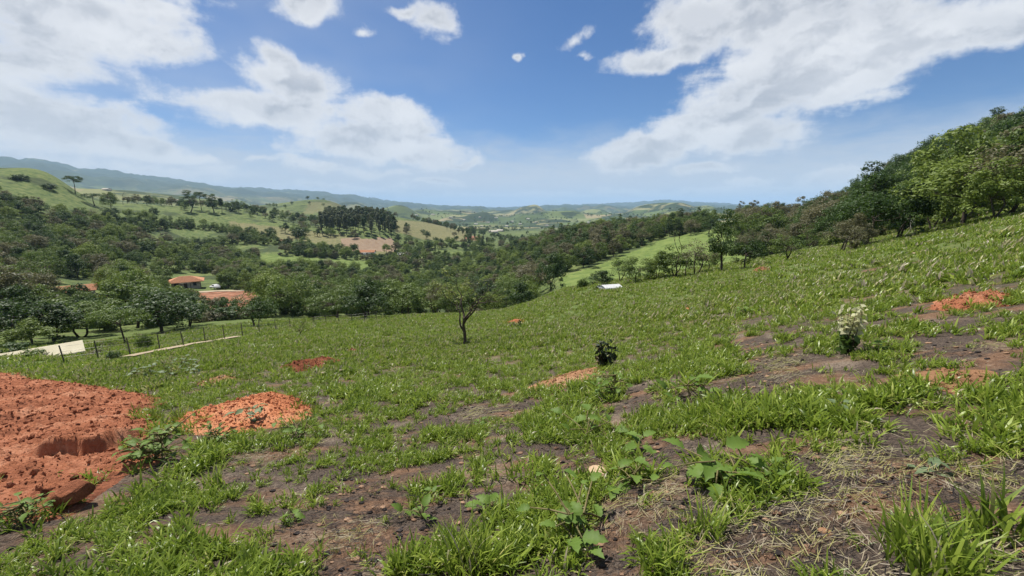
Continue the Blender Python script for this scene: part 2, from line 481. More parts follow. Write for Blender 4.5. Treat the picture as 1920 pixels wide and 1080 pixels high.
FIELDS = {      # zones of the far hillsides: photograph outline, nearest and farthest distance
 'fallow': [([(640, 446), (735, 446), (745, 470), (690, 472), (640, 468)], 300, 520)],
 'soil': [([(362, 546), (494, 543), (478, 562), (445, 582), (378, 584)], 100, 260),
          ([(870, 440), (905, 445), (900, 452), (872, 448)], 250, 900), ([(480, 536), (560, 532), (560, 548), (480, 546)], 90, 300)],
 'dry': [([(430, 415), (640, 440), (760, 470), (700, 480), (560, 450), (430, 440)], 280, 700), ([(740, 412), (850, 420), (905, 452), (800, 450), (740, 435)], 350, 1100), ([(580, 378), (640, 380), (640, 400), (570, 400)], 700, 1500)],
 'lush': [([(480, 475), (690, 490), (690, 512), (480, 512)], 200, 380), ([(1050, 540), (1050, 520), (1140, 490), (1240, 450), (1330, 432), (1420, 440), (1400, 500), (1150, 530)], 95, 300)],
}
zone = {}
for k, lst in FIELDS.items():
    m = np.zeros(len(V))
    for poly, r0, r1 in lst:
        m = np.maximum(m, (in_poly(pu, pv, poly) & (Rv > r0) & (Rv < r1) & (pf > 0)).astype(float))
    zone[k] = m
me = mesh_np('ground', V, np.vstack([Q, cap]), smooth=True)
for k, m in zone.items(): vattr(me, k, m)
vattr(me, 'cover', cover_field(V[:, 0], V[:, 1]))
vattr(me, 'past', np.clip((95 - Rv) / 30, 0, 1))
ground = link('ground', me)
tag(ground, kind='structure')

mat_ground, t, out = new_mat('ground_soil_and_turf')
geo = t.node('ShaderNodeNewGeometry'); pos = geo.outputs['Position']
n_big = t.noise(pos, 0.16, 5, 0.6)
n_mid = t.noise(pos, 1.3, 6, 0.62)
n_fine = t.noise(pos, 9.0, 6, 0.65)
n_grit = t.noise(pos, 48.0, 6, 0.78)
mpg = t.node('ShaderNodeMapping'); mpg.inputs['Rotation'].default_value = (0, 0, -math.radians(28)); mpg.inputs['Scale'].default_value = (0.8, 2.2, 1)
t.l.new(pos, mpg.inputs['Vector'])
n_strk = t.noise(mpg.outputs[0], 1.1, 6, 0.62, 0.3)
soil = t.ramp(n_fine, [(0.25, (0.10, 0.058, 0.036)), (0.5, (0.215, 0.125, 0.074)), (0.75, (0.33, 0.215, 0.14))])
soil = t.mix(t.sstep(n_grit, 0.42, 0.62), t.mix(1.0, soil, (0.62, 0.6, 0.6), 'MULTIPLY'), soil)
burnt = t.ramp(n_grit, [(0.38, (0.026, 0.020, 0.017)), (0.64, (0.150, 0.112, 0.085))])
straw = t.ramp(n_grit, [(0.3, (0.13, 0.098, 0.07)), (0.7, (0.32, 0.25, 0.185))])
near = t.mix(t.sstep(n_strk, 0.37, 0.52), soil, burnt)
near = t.mix(t.math('MULTIPLY', t.sstep(n_mid, 0.5, 0.66), t.sstep(n_grit, 0.35, 0.6)), near, straw)
turf = t.ramp(n_fine, [(0.25, (0.05, 0.08, 0.018)), (0.55, (0.10, 0.15, 0.032)), (0.8, (0.17, 0.17, 0.07))])
cov = t.attr('cover')
near = t.mix(t.math('MULTIPLY', t.sstep(cov, 0.35, 0.9), t.sstep(t.vmath('LENGTH', pos), 7.0, 30.0, 0.0, 0.85)), near, turf)
# hillsides across the valley
n_h = t.noise(pos, 0.035, 6, 0.62)
n_h2 = t.noise(pos, 0.30, 7, 0.72)
mead = t.ramp(n_h2, [(0.39, (0.055, 0.085, 0.024)), (0.5, (0.098, 0.132, 0.038)), (0.63, (0.150, 0.165, 0.058))])
dry = t.ramp(n_h2, [(0.38, (0.105, 0.115, 0.044)), (0.62, (0.20, 0.175, 0.085))])
lush = t.ramp(n_h2, [(0.38, (0.080, 0.125, 0.028)), (0.62, (0.16, 0.20, 0.055))])
red = t.ramp(n_h2, [(0.40, (0.10, 0.050, 0.030)), (0.5, (0.24, 0.095, 0.05)), (0.60, (0.32, 0.18, 0.11))])
scrub = t.ramp(n_h2, [(0.3, (0.026, 0.042, 0.014)), (0.7, (0.065, 0.085, 0.03))])
far = t.mix(t.sstep(n_h, 0.50, 0.60), mead, scrub)
far = t.mix(t.attr('dry'), far, dry)
far = t.mix(t.attr('lush'), far, lush)
far = t.mix(t.sstep(t.math('ADD', t.attr('fallow'), t.math('MULTIPLY_ADD', n_h2, 1.2, -0.6)), 0.4, 0.65), far, t.ramp(n_h2, [(0.3, (0.19, 0.125, 0.08)), (0.7, (0.27, 0.205, 0.14))]))
far = t.mix(t.sstep(t.math('ADD', t.attr('soil'), t.math('MULTIPLY_ADD', n_h2, 1.4, -0.7)), 0.45, 0.62), far, red)
# farmland of the plain: a patchwork of fields and woodlots
vor = t.node('ShaderNodeTexVoronoi'); vor.inputs['Scale'].default_value = 0.0042
t.l.new(t.vmath('MULTIPLY', pos, (1.0, 1.0, 0.0)), vor.inputs['Vector'])
sepv = t.node('ShaderNodeSeparateColor'); t.l.new(vor.outputs['Color'], sepv.inputs[0])
fld = t.ramp(sepv.outputs[0], [(0.0, (0.05, 0.075, 0.025)), (0.3, (0.09, 0.125, 0.04)), (0.55, (0.17, 0.185, 0.07)), (0.8, (0.24, 0.20, 0.11)), (1.0, (0.07, 0.10, 0.03))])
n_w = t.noise(pos, 0.006, 7, 0.68)
plain = t.mix(t.math('MAXIMUM', t.sstep(n_w, 0.47, 0.55), t.math('MULTIPLY', t.sstep(t.vmath('LENGTH', pos), 3500, 6500), t.sstep(n_w, 0.28, 0.42))), fld, (0.028, 0.045, 0.018))
cd = t.vmath('LENGTH', t.vmath('MULTIPLY', pos, (1, 1, 0)))
far = t.mix(t.sstep(cd, 700, 1500), far, plain)
col = t.mix(t.attr('past'), far, near)
bh = t.math('ADD', t.math('MULTIPLY', n_fine, 0.7), t.math('MULTIPLY', n_grit, 0.3))
pbsdf(t, out, col, 0.95, 0.15, bh, 0.9, 0.08)
ground.data.materials.append(mat_ground)

# ------------------------------------------------------------------ plant materials
def leaf_mat(name, c_dark, c_light, rough=0.55, trans=0.3, hue=0.5, spec=0.25):
    m, t, out = new_mat(name)
    oi = t.node('ShaderNodeObjectInfo')
    tint = t.attr('tint')
    f = t.math('ADD', t.math('MULTIPLY', tint, 1 - hue), t.math('MULTIPLY', oi.outputs['Random'], hue))
    col = t.mix(f, c_dark, c_light)
    p = t.node('ShaderNodeBsdfPrincipled')
    t.l.new(col, p.inputs['Base Color']); p.inputs['Roughness'].default_value = rough
    p.inputs['Specular IOR Level'].default_value = spec
    tr = t.node('ShaderNodeBsdfTranslucent')
    t.l.new(t.mix(0.5, col, (c_light[0] * 1.25, c_light[1] * 1.3, c_light[2] * 0.8)), tr.inputs[0])
    ms = t.node('ShaderNodeMixShader'); ms.inputs[0].default_value = trans
    t.l.new(p.outputs[0], ms.inputs[1]); t.l.new(tr.outputs[0], ms.inputs[2])
    t.l.new(ms.outputs[0], out.inputs[0])
    return m
M = {}
M['leaf_dark'] = leaf_mat('leaf_dark_green', (0.020, 0.044, 0.010), (0.072, 0.122, 0.026))
M['leaf_mid'] = leaf_mat('leaf_mid_green', (0.052, 0.088, 0.018), (0.142, 0.198, 0.042))
M['leaf_light'] = leaf_mat('leaf_yellow_green', (0.100, 0.150, 0.026), (0.205, 0.260, 0.055))
M['leaf_olive'] = leaf_mat('leaf_olive_grey', (0.085, 0.090, 0.045), (0.180, 0.165, 0.090))
M['leaf_pine'] = leaf_mat('needle_blue_green', (0.075, 0.098, 0.050), (0.165, 0.185, 0.10), trans=0.35)
M['leaf_black'] = leaf_mat('leaf_deep_green', (0.012, 0.022, 0.009), (0.028, 0.044, 0.016), trans=0.12)
M['leaf_pale'] = leaf_mat('leaf_pale_cream', (0.40, 0.40, 0.22), (0.66, 0.64, 0.44), trans=0.3)
def bark_mat(name, c1, c2, sc=6):
    m, t, out = new_mat(name)
    tcn = t.node('ShaderNodeTexCoord')
    mp = t.node('ShaderNodeMapping'); mp.inputs['Scale'].default_value = (1, 1, 0.25)
    t.l.new(tcn.outputs['Object'], mp.inputs[0])
    n = t.noise(mp.outputs[0], sc, 5, 0.65)
    pbsdf(t, out, t.ramp(n, [(0.3, c1), (0.7, c2)]), 0.9, 0.15, n, 0.6, 0.03)
    return m
M['bark'] = bark_mat('bark_dark', (0.035, 0.027, 0.021), (0.10, 0.08, 0.062))
M['bark_pale'] = bark_mat('bark_pale_grey', (0.20, 0.175, 0.15), (0.42, 0.39, 0.34))

# ------------------------------------------------------------------ plant geometry
def tube(pts, rad, sides=6):
    pts = np.asarray(pts, float); rad = np.asarray(rad, float); n = len(pts)
    tang = np.gradient(pts, axis=0); tang /= np.linalg.norm(tang, axis=1, keepdims=True) + 1e-9
    ref = np.where(np.abs(tang[:, 2:3]) > 0.9, np.array([[1.0, 0, 0]]), np.array([[0, 0, 1.0]]))
    a = np.cross(tang, ref); a /= np.linalg.norm(a, axis=1, keepdims=True) + 1e-9
    b = np.cross(tang, a)
    th = np.arange(sides) / sides * 2 * math.pi
    Vt = pts[:, None] + rad[:, None, None] * (a[:, None] * np.cos(th)[None, :, None] + b[:, None] * np.sin(th)[None, :, None])
    Vt = Vt.reshape(-1, 3)
    i = np.arange(n - 1)[:, None]; j = np.arange(sides)[None]; j2 = (j + 1) % sides
    Fq = np.stack([i * sides + j, i * sides + j2, (i + 1) * sides + j2, (i + 1) * sides + j], -1).reshape(-1, 4)
    e = (n - 1) * sides
    cap = [[e + k, e + (k + 1) % sides, e + (k + 2) % sides, e + (k + 3) % sides] for k in range(0, sides - 2, 2)] if sides >= 4 else []
    if cap: Fq = np.vstack([Fq, np.array([[e, e + 1, e + 2, e + 3]])])
    return Vt, Fq
class Mesh:
    def __init__(self): self.V = []; self.F = []; self.n = 0; self.T = []
    def add(self, Vt, Fq, tint=None):
        self.V.append(np.asarray(Vt, float)); self.F.append(np.asarray(Fq, int) + self.n); self.n += len(Vt)
        self.T.append(np.full(len(Fq), 0.5) if tint is None else np.broadcast_to(np.asarray(tint, float), (len(Fq),)))
        return self
    def build(self, name, mats, smooth=False):
        me = mesh_np(name, np.vstack(self.V), np.vstack(self.F), mats, smooth)
        fattr(me, 'tint', np.concatenate(self.T))
        return me
def curve_pts(p0, p1, n, bend, r, sag=0.0):
    t = np.linspace(0, 1, n)[:, None]
    p0 = np.asarray(p0, float); p1 = np.asarray(p1, float)
    off = r.normal(0, bend, 3)
    off2 = r.normal(0, bend * 0.5, 3)
    return p0 + (p1 - p0) * t + off * np.sin(math.pi * t) + off2 * np.sin(2 * math.pi * t) + np.array([0, 0, sag]) * np.sin(math.pi * t)
def leaves(pos, nrm, size, r, aspect=0.55, droop=0.25):
    """diamond leaves folded along the midrib: (n*4) vertices, n quads"""
    n = len(pos)
    nrm = nrm / (np.linalg.norm(nrm, axis=1, keepdims=True) + 1e-9)
    d = r.normal(0, 1, (n, 3)); d -= nrm * (d * nrm).sum(1, keepdims=True); d /= np.linalg.norm(d, axis=1, keepdims=True) + 1e-9
    d[:, 2] -= droop; d /= np.linalg.norm(d, axis=1, keepdims=True) + 1e-9
    s = np.cross(nrm, d); s /= np.linalg.norm(s, axis=1, keepdims=True) + 1e-9
    L = (size * r.uniform(0.6, 1.35, n))[:, None]
    Wd = L * aspect
    base = pos - d * L * 0.5
    tip = pos + d * L * 0.5
    lf = pos - s * Wd * 0.5 + nrm * L * 0.10; rt = pos + s * Wd * 0.5 + nrm * L * 0.10
    Vt = np.stack([base, rt, tip, lf], 1).reshape(-1, 3)
    Fq = np.arange(n * 4).reshape(-1, 4)
    return Vt, Fq
def rand_dir(r, n, up=0.0):
    d = r.normal(0, 1, (n, 3)); d[:, 2] += up
    return d / (np.linalg.norm(d, axis=1, keepdims=True) + 1e-9)
def clump(mesh, c, rad, n, size, r, flat=0.7, tint0=0.5, up=0.35):
    d = rand_dir(r, n, up)
    rr = rad * r.uniform(0.35, 1.0, n) ** 0.6
    lump = 1 + 0.35 * np.sin(d[:, 0] * 5 + c[0] * 3) * np.sin(d[:, 1] * 5 + c[1] * 3)
    pos = np.asarray(c) + d * (rr * lump)[:, None] * np.array([1, 1, flat])
    nrm = d + r.normal(0, 0.55, (n, 3)) + np.array([0, 0, 0.5])
    Vt, Fq = leaves(pos, nrm, size, r)
    mesh.add(Vt, Fq, np.clip(tint0 + r.normal(0, 0.18, n), 0, 1))
def broadleaf(seed, H=9.0, W=8.0, base=0.28, nclump=42, nleaf=110, size=0.30, top=1.0, multi=1, lean=0.0, leaf='leaf_mid', flat=0.66, crown_shape='dome', bare=0.0):
    """a trunk with limbs reaching into leaf clumps; returns trunk mesh, crown mesh"""
    r = np.random.default_rng(seed)
    wood, cr = Mesh(), Mesh()
    cen = []
    hz0 = H * base
    while len(cen) < nclump:
        q = r.uniform(-1, 1, 3)
        if crown_shape == 'dome':
            q[2] = abs(q[2]) if r.random() < 0.82 else q[2] * 0.35
            rho = math.hypot(q[0], q[1])
            if rho * rho + q[2] * q[2] > 1: continue
            if rho * rho + q[2] * q[2] < 0.22 and r.random() < 0.7: continue
            c = np.array([q[0] * W / 2, q[1] * W / 2, hz0 + (0.18 + 0.72 * q[2]) * (H - hz0)])
        elif crown_shape == 'umbrella':
            rho = math.hypot(q[0], q[1])
            if rho > 1: continue
            c = np.array([q[0] * W / 2, q[1] * W / 2, H * (0.86 - 0.18 * rho * rho) + r.uniform(-.06, .06) * H])
        else:   # column
            rho = math.hypot(q[0], q[1])
            tt = abs(q[2])
            if rho > 1 - 0.55 * tt ** 2: continue
            c = np.array([q[0] * W / 2, q[1] * W / 2, hz0 + tt * (H - hz0) * 0.95])
        c[0] += lean * c[2]
        cen.append(c)
    cen = np.array(cen)
    cen += (fbm(cen[:, 0] / W * 2 + seed, cen[:, 1] / W * 2, 2)[:, None]) * np.array([0.05 * W, 0.05 * W, 0.10 * H])
    r0 = 0.0135 * H + 0.03
    for k in range(multi):
        ang = r.uniform(0, 6.28)
        off = np.array([math.cos(ang), math.sin(ang), 0]) * (0.10 * W if multi > 1 else 0.0)
        fork = np.array([lean * H * base * 1.3, 0, H * (base + 0.14)]) + off * 1.6 + r.normal(0, 0.03 * H, 3) * np.array([1, 1, 0.5])
        foot = off * 0.25 + np.array([0, 0, -0.25])
        p = curve_pts(foot, fork, 7, 0.025 * H, r)
        rad_ = np.linspace(r0 * 1.25, r0 * 0.72, 7); rad_[0] *= 1.35
        wood.add(*tube(p, rad_ / (multi ** 0.35), 7))
        mine = cen[k::multi]
        heads = mine[r.permutation(len(mine))[:max(4, 8 // multi)]]
        for h in heads:
            lp = curve_pts(fork - np.array([0, 0, 0.03 * H * r.random()]), h, 6, 0.03 * H, r, 0.03 * H)
            wood.add(*tube(lp, np.linspace(r0 * 0.5, r0 * 0.10, 6) / (multi ** 0.35), 5))
            near = mine[np.argsort(((mine - h) ** 2).sum(1))[1:4]]
            for q in near:
                k0 = lp[3]
                wood.add(*tube(curve_pts(k0, q, 5, 0.02 * H, r), np.linspace(r0 * 0.24, r0 * 0.05, 5), 4))
    base_t = r.uniform(0.25, 0.75, nclump)
    for c, bt in zip(cen, base_t):
        if r.random() < bare: continue
        rad_c = W * r.uniform(0.10, 0.19)
        clump(cr, c, rad_c, int(nleaf * r.uniform(0.7, 1.3)), size, r, flat, bt)
    return wood.build('trunk', [M['bark']], True), cr.build('crown', [M[leaf]])
def pine(seed, H=22.0, W=7.0, base=0.45, leaf='leaf_pine', tiers=11, nleaf=70, size=0.6):
    r = np.random.default_rng(seed)
    wood, cr = Mesh(), Mesh()
    p = curve_pts((0, 0, -0.3), (r.normal(0, 0.2), r.normal(0, 0.2), H * 0.97), 9, 0.012 * H, r)
    wood.add(*tube(p, np.linspace(0.012 * H + 0.06, 0.03, 9), 7))
    for k in range(tiers):
        t_ = k / (tiers - 1)
        z = H * (base + (0.97 - base) * t_)
        reach = W / 2 * (0.35 + 0.65 * math.sin(math.pi * min(1, 0.25 + 0.75 * (1 - t_)))) * (1 - 0.55 * t_)
        for b in range(5):
            a = r.uniform(0, 6.28); rr = reach * r.uniform(0.6, 1.1)
            c = np.array([math.cos(a) * rr, math.sin(a) * rr, z + r.uniform(-.02, .03) * H])
            wood.add(*tube(curve_pts((0, 0, z - 0.03 * H), c, 4, 0.01 * H, r), np.linspace(0.05, 0.015, 4), 4))
            clump(cr, c * np.array([0.8, 0.8, 1]), W * 0.17, nleaf, size, r, 0.6, r.uniform(.2, .8), 0.2)
    return wood.build('trunk', [M['bark']], True), cr.build('crown', [M[leaf]])
def bush(seed, H=2.0, W=2.6, n=16, nleaf=90, size=0.16, leaf='leaf_mid'):
    r = np.random.default_rng(seed)
    wood, cr = Mesh(), Mesh()
    for k in range(n):
        a = r.uniform(0, 6.28); rho = math.sqrt(r.random()); zz = r.uniform(0.15, 0.85) * (1 - 0.45 * rho ** 2)
        c = np.array([math.cos(a) * rho * W * 0.38, math.sin(a) * rho * W * 0.38, H * zz])
        wood.add(*tube(curve_pts((c[0] * 0.1, c[1] * 0.1, -0.1), c, 5, 0.05 * H, r), np.linspace(0.02 * H, 0.006 * H, 5), 4))
        clump(cr, c, W * r.uniform(0.14, 0.24), nleaf, size, r, 0.8, r.uniform(.25, .75))
    return wood.build('stem', [M['bark']], True), cr.build('foliage', [M[leaf]])

PROTO = {}
def proto(key, pair, h, w_): PROTO[key] = dict(wood=pair[0], crown=pair[1], H=h, W=w_)
B = [('dark', 'leaf_dark'), ('mid', 'leaf_mid'), ('light', 'leaf_light'), ('olive', 'leaf_olive')]
for k, (nm, lf) in enumerate(B):
    for j in range(2):
        proto(f'{nm}{j}', broadleaf(100 + k * 10 + j, 9, 8.2 if j == 0 else 7.0, 0.22 if j else 0.30, 46, 110, 0.34, leaf=lf, multi=1 + (j == 1)), 9, 8)
proto('thin0', broadleaf(171, 9, 7.0, 0.30, 40, 48, 0.28, leaf='leaf_olive', multi=2, bare=0.2), 9, 7)
proto('thin1', broadleaf(172, 9, 6.4, 0.30, 40, 55, 0.28, leaf='leaf_mid', multi=2, bare=0.15), 9, 6.4)
proto('tall0', broadleaf(181, 11, 4.6, 0.28, 52, 90, 0.27, leaf='leaf_dark', crown_shape='column'), 11, 4.6)
proto('tall1', broadleaf(182, 11, 4.2, 0.30, 46, 80, 0.27, leaf='leaf_olive', crown_shape='column'), 11, 4.2)
proto('umbrella0', broadleaf(191, 12, 9.5, 0.5, 34, 110, 0.36, leaf='leaf_dark', crown_shape='umbrella', flat=0.5), 12, 9.5)
proto('umbrella1', broadleaf(192, 7.5, 8, 0.42, 34, 100, 0.26, leaf='leaf_mid', crown_shape='umbrella', flat=0.5, lean=-0.12), 7.5, 8)
proto('pine0', pine(201), 22, 7); proto('pine1', pine(202, W=6.0, base=0.4), 22, 6); proto('pine2', pine(203, W=7.5, base=0.55, leaf='leaf_dark'), 22, 7.5)
for j, lf in enumerate(('leaf_dark', 'leaf_mid', 'leaf_olive', 'leaf_light')):
    proto(f'bush{j}', bush(211 + j, 2.2, 3.0, 18, 80, 0.24, lf), 2.2, 3.0)

def plant_thing(name, key, loc, H, label, cat, group=None, rz=None, wfac=1.0, parts=('trunk', 'crown'), bark=None):
    p = PROTO[key]
    s = H / p['H']
    o = empty(name, loc, random.uniform(0, 6.28) if rz is None else rz, (s * wfac, s * wfac, s))
    tag(o, label, cat, group)
    a = link(parts[0], p['wood'], o); b = link(parts[1], p['crown'], o)
    return o

# unlinked holders for instanced stuff
def holder(name, meshes):
    c = bpy.data.collections.new(name)
    for k, me in enumerate(meshes):
        o = bpy.data.objects.new(f'{name}_{k:02d}', me); c.objects.link(o)
    return c
def scatter_stuff(name, coll, P, R, Sc, I, label=None, cat=None):
    """one object whose points carry instanced clumps"""
    me = bpy.data.meshes.new(name)
    P = np.asarray(P, np.float32)
    me.vertices.add(len(P)); me.vertices.foreach_set('co', P.ravel())
    a = me.attributes.new('rot', 'FLOAT_VECTOR', 'POINT'); a.data.foreach_set('vector', np.asarray(R, np.float32).ravel())
    Sc = np.asarray(Sc, np.float32)
    if Sc.ndim == 1: Sc = np.repeat(Sc[:, None], 3, 1)
    a = me.attributes.new('scl', 'FLOAT_VECTOR', 'POINT'); a.data.foreach_set('vector', Sc.ravel())
    a = me.attributes.new('idx', 'INT', 'POINT'); a.data.foreach_set('value', np.asarray(I, np.int32))
    o = link(name, me)
    g = bpy.data.node_groups.new(name, 'GeometryNodeTree')
    g.interface.new_socket('Geometry', in_out='INPUT', socket_type='NodeSocketGeometry')
    g.interface.new_socket('Geometry', in_out='OUTPUT', socket_type='NodeSocketGeometry')
    gi = g.nodes.new('NodeGroupInput'); go = g.nodes.new('NodeGroupOutput')
    ci = g.nodes.new('GeometryNodeCollectionInfo'); ci.inputs['Collection'].default_value = coll
    ci.inputs['Separate Children'].default_value = True; ci.inputs['Reset Children'].default_value = True
    ip = g.nodes.new('GeometryNodeInstanceOnPoints'); ip.inputs['Pick Instance'].default_value = True
    def na(nm, dt):
        n = g.nodes.new('GeometryNodeInputNamedAttribute'); n.data_type = dt; n.inputs['Name'].default_value = nm
        return n.outputs['Attribute']
    g.links.new(gi.outputs[0], ip.inputs['Points']); g.links.new(ci.outputs[0], ip.inputs['Instance'])
    er = g.nodes.new('FunctionNodeEulerToRotation')
    g.links.new(na('rot', 'FLOAT_VECTOR'), er.inputs[0]); g.links.new(er.outputs[0], ip.inputs['Rotation'])
    g.links.new(na('scl', 'FLOAT_VECTOR'), ip.inputs['Scale'])
    g.links.new(na('idx', 'INT'), ip.inputs['Instance Index'])
    g.links.new(ip.outputs[0], go.inputs[0])
    md = o.modifiers.new('scatter', 'NODES'); md.node_group = g
    tag(o, label, cat, kind='stuff')
    return o
def joined(pair_key, name):
    """trunk and crown of a prototype as one two-material mesh, for the instanced woods"""
    p = PROTO[pair_key]
    def arr(me):
        v = np.empty(len(me.vertices) * 3, np.float32); me.vertices.foreach_get('co', v)
        f = np.empty(len(me.loops), np.int32); me.loops.foreach_get('vertex_index', f)
        tt = np.empty(len(me.polygons), np.float32); me.attributes['tint'].data.foreach_get('value', tt)
        return v.reshape(-1, 3), f.reshape(-1, 4), tt
    v1, f1, t1 = arr(p['wood']); v2, f2, t2 = arr(p['crown'])
    me = mesh_np(name, np.vstack([v1, v2]), np.vstack([f1, f2 + len(v1)]), [p['wood'].materials[0], p['crown'].materials[0]], False, np.r_[np.zeros(len(f1)), np.ones(len(f2))])
    fattr(me, 'tint', np.r_[t1, t2])
    return me
WOOD_KEYS = ['dark0', 'dark1', 'mid0', 'mid1', 'light0', 'light1', 'olive0', 'olive1', 'thin0', 'thin1', 'tall0', 'tall1', 'bush0', 'bush1', 'bush2', 'bush3', 'pine0', 'umbrella0']
wood_coll = holder('wood_source', [joined(k, 'wood_src_' + k) for k in WOOD_KEYS])

# ------------------------------------------------------------------ woods
placed = []          # x, y, radius of everything planted so far
TREES = []           # candidates: x, y, z, H, key, region
def poisson(u0, u1, r0, r1, spacing, poly=None, n=4000, seed=0, keep=None):
    r = np.random.default_rng(seed)
    a0, a1 = math.atan2((u0 - 960) / FPX, 1), math.atan2((u1 - 960) / FPX, 1)
    az = r.uniform(a0, a1, n); rr = np.sqrt(r.uniform(r0 * r0, r1 * r1, n))
    x, y = np.sin(az) * rr, np.cos(az) * rr
    z = terrain(x, y)
    u, v, fw = project(x, y, z)
    ok = np.ones(n, bool)
    if poly is not None: ok &= in_poly(u, v, poly)
    if keep is not None: ok &= keep(x, y, u, v, rr)
    pts = []
    cell = {}
    for k in np.where(ok)[0]:
        s_ = spacing(rr[k]) if callable(spacing) else spacing
        ci, cj = int(x[k] // 12), int(y[k] // 12)
        bad = False
        for a in (-1, 0, 1):
            for b in (-1, 0, 1):
                for (px_, py_, ps) in cell.get((ci + a, cj + b), ()):
                    if (px_ - x[k]) ** 2 + (py_ - y[k]) ** 2 < (0.5 * (s_ + ps)) ** 2: bad = True; break
                if bad: break
            if bad: break
        if bad: continue
        cell.setdefault((ci, cj), []).append((x[k], y[k], s_))
        pts.append((x[k], y[k], z[k], u[k], v[k], rr[k]))
    return pts
AVOID = [(312, 512, 416, 546), (366, 544, 490, 576), (98, 522, 186, 548), (672, 464, 712, 481), (156, 546, 210, 564), (20, 638, 160, 672), (1128, 526, 1165, 548)]
def clear_view(u, v):
    for a in AVOID:
        if a[0] < u < a[2] and a[1] < v < a[3]: return False
    return True
def pick(r, weights):
    ks = list(weights); p = np.array([weights[k] for k in ks], float)
    return ks[r.choice(len(ks), p=p / p.sum())]
def plant_region(reg, pts, weights, h0, h1, seed):
    r = np.random.default_rng(seed)
    for (x, y, z, u, v, rr) in pts:
        if not clear_view(u, v): continue
        w_ = weights(u, v, x, y) if callable(weights) else weights
        key = pick(r, w_)
        key = key if key[-1].isdigit() else key + str(r.integers(0, 2))
        H = r.uniform(h0, h1) * (0.85 if key.startswith('thin') else 1.0) * (1.15 if key.startswith('tall') else 1.0)
        # do not hide the buildings behind a crown
        d = math.hypot(x, y)
        uu, vt, fw = project(x, y, z + H * 0.95)
        half = 0.42 * H / fw * FPX
        hid = False
        for a in AVOID[:5]:
            if a[0] - half * 0.6 < u < a[2] + half * 0.6 and vt < a[3] - 6 and v > a[3]: hid = True
        if hid:
            top_ok = None
            for a in AVOID[:5]:
                if a[0] - half < u < a[2] + half and v > a[3]: top_ok = (v - a[3] + 4) / max(v - vt, 1e-3)
            if top_ok is None or top_ok < 0.3: continue
            H *= min(1, top_ok)
        TREES.append((x, y, z - 0.05, H, key, reg))
# the wood climbing the hill on the right
POLY_R = [(1395, 487), (1480, 474), (1600, 455), (1760, 426), (1920, 386), (2150, 336), (2150, 150), (1920, 250), (1760, 280), (1600, 360), (1480, 398), (1380, 412), (1350, 440)]
pts = poisson(1380, 2150, 68, 300, lambda d: 4.6 + d * 0.012, POLY_R, 9000, 31)
plant_region('right', pts, lambda u, v, x, y: {'olive': 3.5, 'thin': 3, 'mid': 1.5, 'dark': 1.0, 'tall1': .8} if u < 1560 else ({'light': 1.6, 'mid': 3, 'olive': 1.8, 'dark': 1.6} if (u > 1690 and math.hypot(x, y) < 112) else {'dark': 7, 'mid': 1.2, 'olive': 1.2, 'tall0': .6}), 5.5, 12.5, 41)
# the wood on the spur behind the green meadow
POLY_S = [(930, 560), (1000, 545), (1050, 520), (1110, 495), (1180, 470), (1240, 448), (1330, 432), (1340, 418), (1150, 425), (1040, 440), (950, 470), (900, 520)]
pts = poisson(900, 1350, 100, 340, lambda d: 5.0 + d * 0.006, POLY_S, 9000, 32)
plant_region('spur', pts, {'olive': 3, 'mid': 2.5, 'dark': 2, 'thin': 1, 'light': .6, 'tall0': .5}, 7.0, 11.0, 42)
# the valley bottom
def keep_v(x, y, u, v, rr):
    n = fbm(x / 34, y / 34, 3, 51)
    lush = in_poly(u, v, FIELDS['lush'][0][0]) | in_poly(u, v, FIELDS['fallow'][0][0]) | in_poly(u, v, FIELDS['soil'][0][0]) | in_poly(u, v, FIELDS['soil'][2][0])
    return (n > -0.42 + np.clip((rr - 180) / 500, 0, .3)) & ~lush & (v > 462 - np.clip((u - 700) / 8, -30, 30))
pts = poisson(380, 990, 78, 420, lambda d: 4.9 + d * 0.008, None, 14000, 33, keep_v)
plant_region('valley', pts, {'mid': 4.5, 'dark': 3, 'light': 2.5, 'olive': 1.5, 'thin': .7}, 5.5, 9.5, 43)
# the wooded hillside on the left
POLY_L = [(-200, 640), (60, 655), (250, 640), (400, 600), (520, 560), (640, 500), (610, 470), (520, 455), (430, 430), (330, 418), (230, 408), (100, 400), (40, 380), (0, 362), (-200, 330)]
def keep_l(x, y, u, v, rr):
    n = fbm(x / 30, y / 30, 3, 52)
    clearing = ((u - 350) / 90) ** 2 + ((v - 446) / 16) ** 2 < 1
    clearing |= ((u - 470) / 70) ** 2 + ((v - 470) / 12) ** 2 < 1
    return (n > -0.46) & ~clearing & ~in_poly(u, v, FIELDS['lush'][0][0])
pts = poisson(-200, 660, 84, 470, lambda d: 4.9 + d * 0.006, POLY_L, 26000, 34, keep_l)
plant_region('left', pts, {'dark': 3, 'mid': 4.5, 'olive': 2.4, 'light': 1.7, 'thin': .8}, 6.0, 10.0, 44)
# scattered trees and hedges on the ridges and fields beyond
def keep_f(x, y, u, v, rr):
    return fbm(x / 60, y / 60, 3, 53) > 0.22
pts = poisson(150, 1000, 400, 900, 11, None, 5000, 35, keep_f)
pts += poisson(500, 1350, 900, 2600, 26, None, 5000, 36, keep_f)
plant_region('far', pts, {'dark': 4, 'mid': 3, 'olive': 2, 'bush0': 1}, 6, 11, 45)

